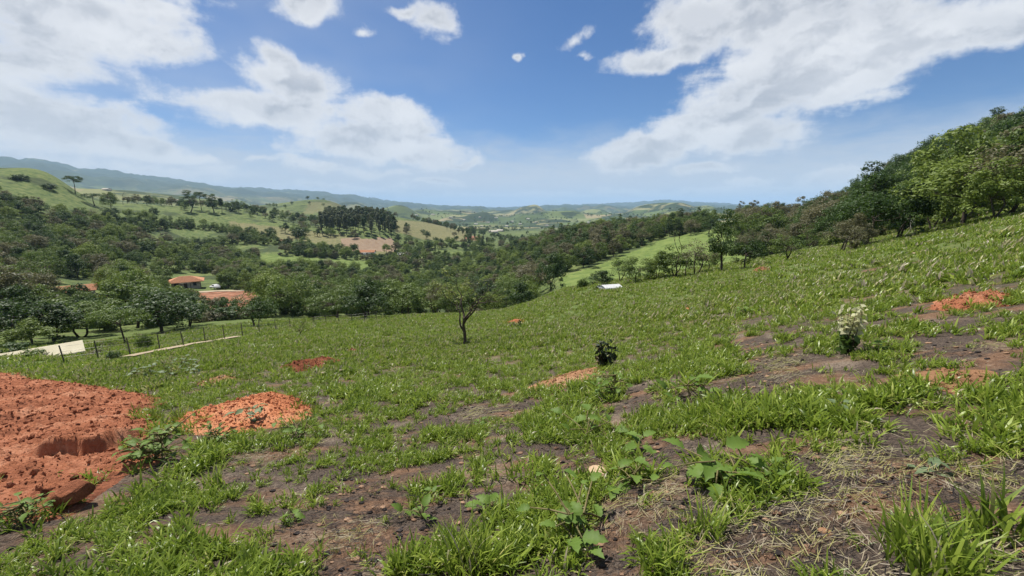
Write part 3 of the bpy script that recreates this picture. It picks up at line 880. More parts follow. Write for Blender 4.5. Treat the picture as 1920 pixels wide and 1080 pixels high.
# ------------------------------------------------------------------ trees that stand out one by one
def stand(u, v, vt, key, label, cat='tree', name='broadleaf_tree', group=None, wpx=None, rmin=20, rmax=3000, rz=None, parts=('trunk', 'crown')):
    p = ground_hit(u, v, rmin, rmax)
    if p is None:
        print('NO GROUND for', label); return None
    fw = project(*p)[2]
    H = (v - vt) / FPX * float(fw) * 1.02
    w_ = 1.0
    if wpx: w_ = (wpx / FPX * float(fw)) / (PROTO[key]['W'] * H / PROTO[key]['H'])
    SPECIAL.append((p[0], p[1], 0.35 * PROTO[key]['W'] * H / PROTO[key]['H'] * w_))
    return plant_thing(name, key, (p[0], p[1], p[2] - 0.05), H, label, cat, group, rz, w_, parts)
SPECIAL = []
# the row of trees along the lower right edge of the pasture
stand(1350, 511, 393, 'tall0', 'tall slender dark tree at the edge of the pasture, taller than its neighbours', wpx=52)
stand(1395, 505, 440, 'dark0', 'round dark green tree just right of the tall slender one', wpx=66)
stand(1476, 490, 432, 'thin1', 'small open tree with thin trunks standing on the pasture below the wood', wpx=66)
stand(1443, 478, 425, 'thin0', 'thin greyish tree between the round dark tree and the small open one', wpx=60)
stand(1262, 520, 452, 'mid1', 'bushy tree in front of the green meadow, left of two bare upright stems', wpx=72)
stand(1232, 523, 470, 'light1', 'low yellow-green tree left of the bare stems on the pasture edge', wpx=52)
stand(1303, 516, 448, 'thin0', 'brownish thin-leaved tree right of the bare upright stems', wpx=70)
stand(1327, 509, 458, 'mid0', 'small green tree tucked left of the tall slender dark tree', wpx=46)
stand(1193, 530, 478, 'mid0', 'green bushy tree in front of the lower meadow', wpx=58)
stand(1162, 528, 474, 'thin1', 'pale thin-leaved tree left of the bushy one at the meadow', wpx=50)
stand(1126, 541, 502, 'dark1', 'dark rounded tree beside the white sheet roof', wpx=56)
stand(1091, 541, 518, 'bush1', 'small dark bush on the meadow left of the rounded dark tree', cat='bush', name='bush', wpx=24, parts=('stem', 'foliage'))
stand(1033, 550, 468, 'dark1', 'tall dark tree with visible trunk at the foot of the meadow', wpx=62)
stand(1000, 556, 492, 'olive0', 'olive grey tree left of the tall dark one at the meadow foot', wpx=66)
stand(952, 566, 508, 'mid1', 'broad green tree where the pasture meets the valley wood', wpx=80)
stand(1328, 438, 408, 'dark1', 'round dark tree standing alone on top of the far meadow', wpx=30, rmin=130)
stand(1296, 441, 408, 'olive0', 'brownish tree on top of the far meadow left of the round one', wpx=30, rmin=130)
stand(1270, 441, 410, 'tall0', 'narrow dark tree at the upper corner of the far meadow', wpx=20, rmin=130)
# front of the wood on the right
stand(1800, 424, 298, 'light0', 'large yellow-green tree at the front of the wood on the right', wpx=170)
stand(1748, 432, 345, 'light1', 'smaller yellow-green tree leaning from the wood beside the large one', wpx=90)
stand(1893, 402, 262, 'olive0', 'big olive tree at the right edge of the picture', wpx=150)
stand(1860, 414, 300, 'light1', 'light green tree with dark trunk near the right edge, below the big olive tree', wpx=110)
stand(1822, 402, 285, 'olive0', 'brownish grey round crown rising behind the large yellow-green tree', wpx=110, rmin=75)
stand(1628, 460, 352, 'dark0', 'deep green tree with trunk showing where the wood meets the pasture', wpx=110)
stand(1680, 449, 335, 'dark1', 'dense dark tree right of the leaning pale trunk', wpx=110)
stand(1577, 474, 415, 'thin0', 'low brownish many-stemmed tree on the pasture in front of the wood', wpx=80)
stand(1600, 468, 398, 'olive1', 'dusky olive tree behind the low many-stemmed one', wpx=70)
# valley trees in front
stand(560, 588, 528, 'light0', 'spreading yellow-green tree at the bottom of the pasture', wpx=95, rmin=55)
stand(475, 613, 547, 'dark0', 'dark round tree beside the red cutting', wpx=76, rmin=45)
stand(632, 598, 532, 'mid0', 'green tree at the foot of the pasture behind the small bare shrub', wpx=90, rmin=52)
stand(690, 598, 528, 'dark1', 'dark bushy tree at the foot of the pasture, left of the pasture tree', wpx=92, rmin=52)
stand(757, 592, 518, 'mid1', 'tree with forked trunk at the foot of the pasture near the pasture tree', wpx=96, rmin=52)
stand(815, 588, 530, 'light1', 'light green tree just behind the half-bare pasture tree', wpx=80, rmin=52)
stand(905, 580, 515, 'dark0', 'dark tree behind and right of the half-bare pasture tree', wpx=80, rmin=52)
stand(238, 645, 573, 'umbrella1', 'flat-topped leaning tree with bare lower trunk near the fence', wpx=85, rmin=40, rz=0.3)
stand(300, 622, 535, 'dark0', 'large dark tree in the hollow below the house', wpx=130, rmin=60)
stand(352, 612, 548, 'dark1', 'dark tree in the hollow left of the red cutting', wpx=90, rmin=60)
stand(258, 615, 532, 'mid0', 'broad green crown in the hollow left of the largest dark tree', wpx=110, rmin=65)
stand(150, 632, 552, 'mid1', 'bushy green tree behind the cream roof', wpx=120, rmin=62)
stand(96, 640, 560, 'dark1', 'dark tree behind the left end of the cream roof', wpx=110, rmin=62)
stand(28, 648, 550, 'dark0', 'large dark tree at the left edge of the picture, above the red earth', wpx=130, rmin=55)
stand(60, 652, 595, 'light1', 'low green tree left of the cream roof, in front of the dark one', wpx=80, rmin=40)
stand(112, 650, 600, 'mid0', 'rounded shrub-like tree directly behind the cream roof', wpx=80, rmin=62)
# on the skyline of the left ridge
stand(141, 362, 329, 'umbrella0', 'lone umbrella-crowned tree on the left skyline', wpx=27, rmin=300)
stand(178, 386, 362, 'umbrella0', 'dark broad tree on the left ridge below the lone umbrella tree', wpx=32, rmin=300)
stand(208, 391, 359, 'mid0', 'paler tree with straight trunk on the left ridge', wpx=24, rmin=300)
for k, (u, v, vt, wp) in enumerate([(357, 398, 357, 22), (378, 394, 359, 25), (401, 399, 364, 22), (416, 398, 373, 12)]):
    stand(u, v, vt, ('tall0', 'umbrella0', 'tall0', 'pine2')[k], ('dark tall tree at the left end of the knoll clump', 'dark spreading tree in the middle of the knoll clump', 'dark tree at the right end of the knoll clump', 'small thin tree right of the knoll clump')[k], wpx=wp, rmin=300)
stand(804, 419, 410, 'dark0', 'tiny round tree alone on the brown hilltop past the pines', wpx=11, rmin=400)
for u, v, vt, wp, lb in [(36, 336, 326, 30, 'dark bush patch highest on the left hillside grass'), (92, 354, 343, 26, 'dark bush patch lower on the left hillside grass'), (436, 396, 382, 14, 'small dark bush right of the knoll clump'), (475, 400, 388, 12, 'small bush farther right on the ridge'), (290, 400, 388, 18, 'bush on the saddle left of the knoll')]:
    stand(u, v, vt, 'bush0', lb, cat='bush', name='bush', wpx=wp, rmin=300, parts=('stem', 'foliage'))
# shrubs near the cream roof and along the fence
for k, (u, v, vt, wp) in enumerate([(20, 668, 640, 60), (60, 672, 652, 46), (185, 668, 648, 34), (214, 672, 655, 26), (275, 652, 622, 30), (400, 600, 575, 50), (425, 598, 572, 60)]):
    stand(u, v, vt, f'bush{k % 3}', ('dark bush at the left edge above the red earth', 'low bush in front of the cream roof', 'leafy bush right of the cream roof', 'small bush under the flat-topped tree', 'upright bush beside the fence', 'green bush left of the red cutting track', 'rounded green bush at the foot of the dark round tree')[k], cat='bush', name='bush', wpx=wp, rmin=25, parts=('stem', 'foliage'))

# dead and bare wood
def bare_tree(seed, H, spread, nlimb, upright=1.0, fork=0.25, depth=2):
    r = np.random.default_rng(seed); me = Mesh(); tips = []
    def grow(p, d, L, rad_, lev):
        q = p + d * L
        pts = curve_pts(p, q, 5, L * 0.08, r)
        me.add(*tube(pts, np.linspace(rad_, rad_ * 0.55, 5), 6 if lev == 0 else 5))
        tips.append(pts[-1])
        if lev >= depth: return
        for k in range(nlimb if lev == 0 else r.integers(2, 4)):
            dd = d * upright + r.normal(0, spread, 3); dd[2] = abs(dd[2]) * 0.7 + 0.15
            dd /= np.linalg.norm(dd)
            s0 = pts[-1] if k < 2 else pts[r.integers(2, 5)]
            grow(s0, dd, L * r.uniform(0.55, 0.95), rad_ * r.uniform(0.42, 0.6), lev + 1)
    grow(np.array([0, 0, -0.1]), np.array([0.05, 0, 1.0]), H * fork, 0.017 * H, 0)
    return me, np.array(tips)
def stand_bare(u, v, vt, seed, label, name='bare_tree', rmin=15, **kw):
    p = ground_hit(u, v, rmin)
    H = (v - vt) / FPX * float(project(*p)[2])
    bark = kw.pop('bark', 'bark')
    me, tips = bare_tree(seed, H, **kw)
    k_ = H / max(float(tips[:, 2].max()), 1e-3)
    me.V = [q * k_ for q in me.V]; tips = tips * k_
    o = empty(name, p); tag(o, label, 'tree')
    link('trunk', me.build('trunk', [M[bark]], True), o)
    return o, tips, H, p
stand_bare(1268, 520, 428, 303, 'bare dead tree with two upright stems rising above the pasture edge', spread=0.22, nlimb=2, upright=1.3, fork=0.55, depth=2)
stand_bare(1286, 519, 470, 304, 'short bare stem beside the tall bare one', spread=0.18, nlimb=2, upright=1.3, fork=0.6, depth=1)
stand_bare(1688, 446, 396, 305, 'pale leaning dead trunk at the edge of the wood', rmin=40, spread=0.2, nlimb=2, upright=1.2, fork=0.7, depth=1, bark='bark_pale')[0].rotation_euler = (0.1, 0.42, 0)
stand_bare(1549, 408, 376, 306, 'pale straight dead trunk standing above the wood', rmin=85, spread=0.2, nlimb=2, upright=1.5, fork=0.75, depth=1, bark='bark_pale')
stand_bare(231, 384, 357, 307, 'bare pole-like dead tree on the left ridge', rmin=300, spread=0.2, nlimb=2, upright=1.5, fork=0.8, depth=1)
stand_bare(562, 629, 596, 308, 'small leafless shrub low on the pasture', name='bare_shrub', rmin=20, spread=0.5, nlimb=7, upright=0.9, fork=0.25, depth=4)
# the half-bare tree in the middle of the pasture
o, tips, H, p = stand_bare(868, 646, 508, 311, 'half-bare little tree standing alone in the pasture, sparse leaves on its left', name='pasture_tree', rmin=8, spread=0.42, nlimb=5, upright=1.0, fork=0.26, depth=4)
cr = Mesh(); r = np.random.default_rng(4)
for q in tips:
    left = q[0] < 0.12 * H
    if q[2] < 0.22 * H: continue
    if r.random() < (0.72 if left else 0.26):
        clump(cr, q, 0.055 * H, 16 if left else 6, 0.034 * H, r, 0.8, r.uniform(.3, .9))
link('crown', cr.build('crown', [leaf_mat('leaf_sparse', (0.10, 0.14, 0.03), (0.26, 0.29, 0.09))]), o)

# ------------------------------------------------------------------ pine plantation on the far ridge
PP = [(598, 442), (640, 441), (700, 444), (744, 447), (742, 430), (716, 412), (668, 404), (634, 400), (612, 415)]
pp = poisson(590, 760, 350, 720, 6.6, PP, 9000, 61)
rp = np.random.default_rng(6)
pine_n = 0
pp.sort(key=lambda q: q[5])
for (x, y, z, u, v, rr) in pp[:150]:
    Hh = rp.uniform(13, 17) * (1.2 if u < 650 else 1.0)
    plant_thing('pine_tree', f'pine{rp.integers(0, 3)}', (x, y, z - 0.1), Hh, 'tall straight pine in the %s of the plantation on the far ridge, %s' % (('left third', 'middle', 'right third')[0 if u < 650 else 1 if u < 700 else 2], ('front rows', 'back rows')[v < 428]), 'pine tree', 'pines of the plantation, %d %d' % (0 if u < 650 else 1 if u < 700 else 2, v < 428), None, 1.25)
    SPECIAL.append((x, y, 2.0)); pine_n += 1
for k, (u, v) in enumerate([(838 + i * 7.5, 429 + i * 3.0) for i in range(11)]):
    p = ground_hit(u, v + 2, 380)
    if p is None: continue
    plant_thing('pine_tree', f'pine{k % 3}', p, 9.5, 'small dark conifer in the row running down the brown hill', 'pine tree', 'conifer row on the brown hill', None, 1.3)
print('pines', pine_n)

# ------------------------------------------------------------------ the woods: the 300 largest in view as trees of their own
SP_ = np.array(SPECIAL)
cand = []
for (x, y, z, H, key, reg) in TREES:
    if len(SP_) and np.any(np.hypot(SP_[:, 0] - x, SP_[:, 1] - y) < SP_[:, 2] + 0.12 * H): continue
    u, vt, fw = project(x, y, z + 0.85 * H)
    inview = -40 < u < 1960 and fw > 0
    if inview:
        ts = np.linspace(0.15, 0.97, 40)
        if np.any(terrain(x * ts, y * ts) > (z + 0.85 * H) * ts): inview = False
    cand.append((H / float(fw) if inview else 0.0, x, y, z, H, key, reg, float(u)))
cand.sort(key=lambda c: -c[0])
LOOK = {'dark': 'dark green', 'mid': 'mid green', 'light': 'yellow-green', 'olive': 'olive grey', 'thin0': 'thin brownish', 'thin1': 'thin-leaved green', 'tall': 'narrow', 'bush': 'low bushy'}
WHERE = {'right': 'tree in the wood climbing the right-hand hill', 'spur': 'tree in the wood behind the green meadow', 'valley': 'tree in the valley below the pasture', 'left': 'tree in the wood on the left hillside', 'far': 'tree on the ridges beyond the valley'}
GRP = {'right': 'wood on the right-hand hill', 'spur': 'wood behind the green meadow', 'valley': 'trees in the valley', 'left': 'wood on the left hillside', 'far': 'trees on the far ridges'}
def spot(reg, u, d):
    if reg == 'right':
        a = 'lower left end' if u < 1530 else 'middle' if u < 1700 else 'upper part' if u < 1830 else 'far right end'
        b = 'front edge' if d < 92 else 'second rows' if d < 125 else 'crest rows' if d > 180 else 'heart'
        return f'in the {b}, {a} of the right-hand wood'
    if reg == 'spur':
        a = 'left end' if u < 1020 else 'middle' if u < 1170 else 'right end'
        return f'at the {a} of the wood behind the green meadow, ' + ('lower side' if d < 190 else 'ridge side')
    if reg == 'valley':
        a = 'near the red cutting' if u < 530 else 'below the brown field' if u < 700 else 'behind the half-bare tree' if u < 880 else 'left of the meadow foot'
        return f'in the valley {a}, ' + ('at the pasture foot' if d < 100 else 'in the middle rows' if d < 170 else 'farther back')
    if reg == 'left':
        a = 'at the left edge' if u < 110 else 'left of the tiled house' if u < 300 else 'above the tiled house' if u < 430 else 'towards the pine plantation'
        return f'on the left hillside {a}, ' + ('low in the hollow' if d < 130 else 'halfway up' if d < 230 else 'high up')
    return 'on the ridges beyond the valley'
N_TREE = 240
rest = []
cnt = 0
for c in cand:
    q, x, y, z, H, key, reg, u = c
    if cnt < N_TREE and q > 0:
        lk = next(LOOK[k] for k in LOOK if key.startswith(k))
        lb = spot(reg, u, math.hypot(x, y))
        plant_thing('broadleaf_tree', key, (x, y, z), H, f'{lk} tree {lb}', 'tree', f'{lk} trees {lb}')
        cnt += 1
    else:
        rest.append(c)
print('trees: own', cnt, 'joined', len(rest))
P = np.array([(c[1], c[2], c[3]) for c in rest]); n = len(P)
scatter_stuff('distant_woodland', wood_coll, P, np.column_stack([np.zeros(n), np.zeros(n), rng.uniform(0, 6.28, n)]),
              np.array([c[4] / PROTO[c[5]]['H'] for c in rest]), [WOOD_KEYS.index(c[5]) for c in rest],
              'mass of far trees filling the woods across the valley', 'woodland')
# undergrowth between the trunks
ug = []
for poly, a, b, d0, d1, n, sd_ in [(POLY_R, 1380, 2150, 76, 300, 2600, 71), (POLY_S, 900, 1350, 100, 340, 2000, 72), (POLY_L, -200, 660, 78, 470, 5200, 73), (None, 380, 990, 76, 420, 2600, 74)]:
    kp = keep_v if poly is None else (keep_l if poly is POLY_L else None)
    ug += [q for q in poisson(a, b, d0, d1, 2.2, poly, n, sd_, kp) if clear_view(q[3], q[4])]
ug = np.array(ug); n = len(ug)
scatter_stuff('undergrowth', wood_coll, ug[:, :3], np.column_stack([np.zeros(n), np.zeros(n), rng.uniform(0, 6.28, n)]),
              rng.uniform(0.6, 1.5, n), rng.choice([12, 12, 13, 13, 14, 15], n), 'dense undergrowth filling the gaps between the trees', 'undergrowth')
print('undergrowth', n)

# ------------------------------------------------------------------ bare earth
def soil_mat(name, stops, bump=0.8):
    m, t, out = new_mat(name)
    g = t.node('ShaderNodeNewGeometry').outputs['Position']
    n1 = t.noise(g, 1.1, 8, 0.7); n2 = t.noise(g, 22.0, 6, 0.7)
    f = t.math('ADD', t.math('MULTIPLY', n1, 0.75), t.math('MULTIPLY', n2, 0.25))
    pbsdf(t, out, t.ramp(f, stops), 0.95, 0.1, n2, bump, 0.09)
    return m
M['red_soil'] = soil_mat('red_clay_soil', [(0.36, (0.17, 0.062, 0.034)), (0.5, (0.36, 0.135, 0.070)), (0.64, (0.53, 0.26, 0.155))])
M['orange_soil'] = soil_mat('orange_clay_soil', [(0.36, (0.30, 0.10, 0.045)), (0.5, (0.52, 0.20, 0.095)), (0.64, (0.62, 0.30, 0.165))])
M['tan_soil'] = soil_mat('tan_soil', [(0.34, (0.20, 0.105, 0.055)), (0.5, (0.36, 0.19, 0.10)), (0.66, (0.48, 0.30, 0.18))])
M['dark_red_soil'] = soil_mat('dark_red_soil', [(0.34, (0.10, 0.035, 0.02)), (0.5, (0.22, 0.075, 0.038)), (0.66, (0.34, 0.14, 0.075))])
DIRT_PLAN = []; ALL_DIRT = []
def plan_poly(px):
    out = []
    for u, v in px:
        p = ground_hit(u, v, 1.2)
        if p is not None: out.append((p[0], p[1]))
    return np.array(out)
def edge_dist(x, y, poly):
    d = np.full(x.shape, 1e9)
    for a, b in zip(poly, np.roll(poly, -1, 0)):
        ab = b - a; L2 = (ab ** 2).sum() + 1e-12
        t_ = np.clip(((x - a[0]) * ab[0] + (y - a[1]) * ab[1]) / L2, 0, 1)
        d = np.minimum(d, np.hypot(x - a[0] - t_ * ab[0], y - a[1] - t_ * ab[1]))
    return np.where(in_poly(x, y, [tuple(q) for q in poly]), d, -d)
def dirt(name, px, height, mat, step, label, cat, soft=0.5, lump=0.10, ledge=None, seed=0, scarp=None):
    poly = plan_poly(px)
    DIRT_PLAN.append(poly)
    lo, hi = poly.min(0) - 0.5, poly.max(0) + 0.5
    nx, ny = int((hi[0] - lo[0]) / step) + 2, int((hi[1] - lo[1]) / step) + 2
    X, Y = np.meshgrid(np.linspace(lo[0], hi[0], nx), np.linspace(lo[1], hi[1], ny), indexing='ij')
    sz = float(np.sqrt(np.prod(poly.max(0) - poly.min(0))))
    ea = min(0.3, 0.17 * sz)
    d = edge_dist(X, Y, poly) + ea * fbm(X * 1.1 / ea * 0.22, Y * 1.1 / ea * 0.22, 4, 60 + seed)
    h = height * (1 - np.exp(-np.maximum(d, 0) / soft))
    n = fbm(X / 0.55, Y / 0.55, 5, 61 + seed, 0.6)
    clods = np.maximum(0, fbm(X / 0.10, Y / 0.10, 4, 62 + seed, 0.72)) ** 1.1
    amp = np.clip(d / 0.25, 0, 1)
    z = terrain(X.ravel(), Y.ravel()).reshape(X.shape)
    if scarp is not None:
        line = plan_poly(scarp[0]); best = np.full(X.shape, 1e9); sgn = np.zeros(X.shape); par = np.zeros(X.shape)
        for q, (a, b) in enumerate(zip(line[:-1], line[1:])):
            ab = b - a; t_ = np.clip(((X - a[0]) * ab[0] + (Y - a[1]) * ab[1]) / (ab @ ab), 0, 1)
            dd = np.hypot(X - a[0] - t_ * ab[0], Y - a[1] - t_ * ab[1]); c_ = ab[0] * (Y - a[1]) - ab[1] * (X - a[0])
            m_ = dd < best; best = np.where(m_, dd, best); sgn = np.where(m_, np.sign(c_), sgn); par = np.where(m_, (q + t_) / (len(line) - 1), par)
        sdist = best * sgn + 0.07 * fbm(X / 0.4, Y / 0.4, 3, 74)
        fade = np.clip(par / 0.12, 0, 1) * np.clip((1 - par) / 0.25, 0, 1)
        h = h + scarp[1] * fade * (np.clip(sdist / 0.05 + 0.5, 0, 1) * np.exp(-np.maximum(sdist, 0) / 0.8) - 0.6 * np.clip(0.5 - sdist / 0.05, 0, 1) * np.exp(np.minimum(sdist, 0) / 0.35))
    if ledge is not None:
        u, v, fw = project(X, Y, z + height * 0.6)
        for (us, vs, hh, wd) in ledge:
            vl = np.interp(u, us, vs) + 14 * fbm(u / 95, v * 0 + 3.1, 1, 70) 
            fade = np.clip((u - us[0]) / 60, 0, 1) * np.clip((us[-1] - u) / 40, 0, 1)
            s_ = np.clip((vl - v) / wd + 0.5, 0, 1)
            h = h + hh * s_ * fade * np.exp(-np.maximum(vl - v, 0) / 70.0)
    zt = z + h + amp * (lump * 0.8 * n + lump * 1.5 * clods) - 0.10 * np.clip(-d / 0.12, 0, 1) + 0.004
    idx = np.arange(nx * ny).reshape(nx, ny)
    Q_ = np.stack([idx[:-1, :-1], idx[1:, :-1], idx[1:, 1:], idx[:-1, 1:]], -1).reshape(-1, 4)
    keep = (d > -0.25).ravel()[Q_].all(1)
    Q_ = Q_[keep]
    used = np.unique(Q_); rem = np.zeros(nx * ny, int); rem[used] = np.arange(len(used))
    Vd = np.column_stack([X.ravel(), Y.ravel(), zt.ravel()])[used]
    me = mesh_np(name, Vd, rem[Q_], [mat], True)
    o = link(name, me); tag(o, label, cat)
    ALL_DIRT.append((Vd, mat))
    return Vd
big = dirt('earth_bank', [(-90, 700), (0, 703), (90, 714), (200, 728), (300, 744), (316, 750), (262, 776), (306, 794), (262, 850), (300, 868), (215, 890), (190, 915), (112, 965), (40, 955), (-90, 975)],
     0.15, M['red_soil'], 0.028, 'big bank of raw red earth with a dark ledge at the left edge', 'earth bank', 0.6, 0.075,
     [([-120, -20, 60, 130, 190], [800, 790, 775, 768, 765], 0.08, 2.5)], 1, ([(60, 862), (110, 860), (160, 862), (205, 850), (245, 826), (300, 806)], 0.16))
dirt('earth_pile', [(326, 800), (352, 776), (430, 758), (470, 744), (520, 740), (570, 748), (592, 760), (572, 780), (522, 800), (480, 805), (470, 817), (420, 820), (370, 812)],
     0.14, M['orange_soil'], 0.03, 'bright orange pile of loose earth right of the red bank', 'earth pile', 0.35, 0.06, None, 2)
dirt('earth_pile', [(522, 694), (560, 684), (585, 676), (620, 672), (634, 678), (600, 690), (560, 696)], 0.20, M['dark_red_soil'], 0.05, 'low dark red ridge of dug earth in the grass', 'earth pile', 0.3, 0.12, None, 3)
dirt('earth_pile', [(643, 663), (656, 655), (672, 657), (662, 665)], 0.22, M['dark_red_soil'], 0.05, 'tiny red earth heap beyond the low dark red ridge', 'earth pile', 0.3, 0.12, None, 4)
dirt('earth_mound', [(998, 726), (1030, 709), (1080, 697), (1128, 690), (1128, 704), (1110, 718), (1060, 725), (1020, 731)], 0.09, M['tan_soil'], 0.03, 'tan earth mound below the dark leafy shrub', 'earth mound', 0.3, 0.04, None, 5)
dirt('earth_pile', [(1728, 582), (1760, 566), (1800, 556), (1850, 547), (1893, 545), (1905, 562), (1880, 574), (1800, 585)], 0.10, M['red_soil'], 0.04, 'flat pile of red earth clods on the right slope', 'earth pile', 0.3, 0.13, None, 6)
dirt('earth_mound', [(946, 608), (965, 600), (986, 602), (976, 610)], 0.2, M['orange_soil'], 0.05, 'small orange mound right of the half-bare tree', 'earth mound', 0.5, 0.06, None, 7)
dirt('earth_mound', [(1273, 584), (1290, 577), (1306, 579), (1295, 586)], 0.12, M['orange_soil'], 0.05, 'small orange mound in the middle of the right pasture', 'earth mound', 0.5, 0.06, None, 8)
dirt('earth_mound', [(1410, 510), (1425, 503), (1444, 504), (1436, 511)], 0.3, M['tan_soil'], 0.08, 'tan mound near the round dark tree on the pasture edge', 'earth mound', 0.6, 0.08, None, 9)
dirt('earth_mound', [(1686, 704), (1740, 693), (1850, 693), (1880, 735), (1800, 745), (1750, 735)], 0.05, M['tan_soil'], 0.03, 'bare tan patch of earth on the right slope', 'earth mound', 0.3, 0.03, None, 10)
dirt('earth_mound', [(352, 722), (400, 711), (452, 699), (442, 712), (385, 727)], 0.09, M['tan_soil'], 0.04, 'low brownish earth patch in the grass behind the orange pile', 'earth mound', 0.3, 0.05, None, 11)
dirt('earth_mound', [(1218, 598), (1228, 590), (1240, 592), (1232, 600)], 0.16, M['tan_soil'], 0.05, 'little tan mound left of the orange one in the right pasture', 'earth mound', 0.4, 0.05, None, 12)
# the red cutting across the valley, below the house
def on_dirt(x, y, margin=0.0):
    m = np.zeros(np.shape(x), bool)
    for poly in DIRT_PLAN:
        lo, hi = poly.min(0) - 0.3, poly.max(0) + 0.3
        c = (x > lo[0]) & (x < hi[0]) & (y > lo[1]) & (y < hi[1])
        if c.any():
            k = np.where(c)[0]
            m[k] |= edge_dist(x[k], y[k], poly) > margin
    return m

# ------------------------------------------------------------------ stones and clods
def rock_mesh(seed, flat=0.6, sub=3):
    import bmesh
    bm = bmesh.new(); bmesh.ops.create_icosphere(bm, subdivisions=sub, radius=1.0)
    r = np.random.default_rng(seed)
    cuts = [(rand_dir(r, 1)[0], r.uniform(0.45, 0.85)) for _ in range(9)]
    for v in bm.verts:
        c = np.array(v.co)
        for d, k in cuts:
            s_ = c @ d
            if s_ > k: c -= d * (s_ - k) * 0.9
        c *= 1 + 0.05 * float(fbm(c[0] * 3 + seed, c[1] * 3 + c[2], 3)[()] if np.ndim(fbm(c[0], c[1])) == 0 else 0)
        c[2] *= flat
        v.co = c
    me = bpy.data.meshes.new('rock'); bm.to_mesh(me); bm.free()
    return me
M['pale_rock'] = soil_mat('pale_rock', [(0.34, (0.30, 0.19, 0.11)), (0.5, (0.50, 0.36, 0.23)), (0.66, (0.62, 0.50, 0.36))], 0.4)
M['white_rock'] = soil_mat('white_rock', [(0.34, (0.50, 0.46, 0.38)), (0.66, (0.72, 0.68, 0.58))], 0.3)
def rock(name, u, v, wpx, seed, mat, label, flat=0.6, rz=0.0, zoff=0.0, stretch=(1, 1), tilt=(0, 0)):
    p = ground_hit(u, v, 1.2); fw = float(project(*p)[2]); s_ = wpx / FPX * fw * 0.5
    me = rock_mesh(seed, flat); me.materials.append(mat)
    o = link(name, me); o.location = (p[0], p[1], p[2] + s_ * flat * 0.35 + zoff); o.scale = (s_ * stretch[0], s_ * stretch[1], s_)
    o.rotation_euler = (tilt[0], tilt[1], rz); tag(o, label, 'rock')
    return o
rock('earth_clod', 146, 948, 66, 3, M['red_soil'], 'large red clod at the lower right edge of the red bank', 0.75, 0.6, 0.10, (1, 0.8), (0.1, -0.4))
rock('stone', 1119, 893, 42, 4, M['pale_rock'], 'pale tan stone lying in the burnt grass', 0.6, 0.3)
rock('stone', 274, 716, 12, 5, M['white_rock'], 'small white stone in the weeds behind the red bank', 0.7, 0.2)
rock('stone', 1680, 490, 11, 6, M['white_rock'], 'small white stone high on the right slope', 0.6, 0.2)
rock('stone', 1548, 1002, 26, 7, M['tan_soil'], 'tan clod on the burnt soil at lower right', 0.5, 0.2)
rock('stone', 1712, 477, 14, 8, M['pale_rock'], 'tan stone just right of the small white stone on the slope', 0.4, 0.8)
rock('stone', 1590, 541, 16, 9, M['pale_rock'], 'half-buried tan stone on the upper right pasture', 0.35, 0.1)
rock('stone', 306, 762, 20, 10, M['red_soil'], 'small red clod beside the tip of the red bank', 0.6, 0.5)

# ------------------------------------------------------------------ grass
m, t, out = new_mat('grass_blades')
oi = t.node('ShaderNodeObjectInfo')
f = t.math('ADD', t.attr('tint'), t.math('MULTIPLY_ADD', oi.outputs['Random'], 0.24, -0.12))
gcol = t.ramp(f, [(0.0, (0.060, 0.105, 0.013)), (0.4, (0.180, 0.250, 0.027)), (0.68, (0.300, 0.370, 0.058)), (0.85, (0.38, 0.36, 0.12)), (1.0, (0.40, 0.335, 0.245))])
p_ = t.node('ShaderNodeBsdfPrincipled'); t.l.new(gcol, p_.inputs['Base Color']); p_.inputs['Roughness'].default_value = 0.36; p_.inputs['Specular IOR Level'].default_value = 0.28
tr = t.node('ShaderNodeBsdfTranslucent'); t.l.new(t.mix(0.4, gcol, (0.20, 0.30, 0.03)), tr.inputs[0])
ms_ = t.node('ShaderNodeMixShader'); ms_.inputs[0].default_value = 0.38
t.l.new(p_.outputs[0], ms_.inputs[1]); t.l.new(tr.outputs[0], ms_.inputs[2]); t.l.new(ms_.outputs[0], out.inputs[0])
M['grass'] = m
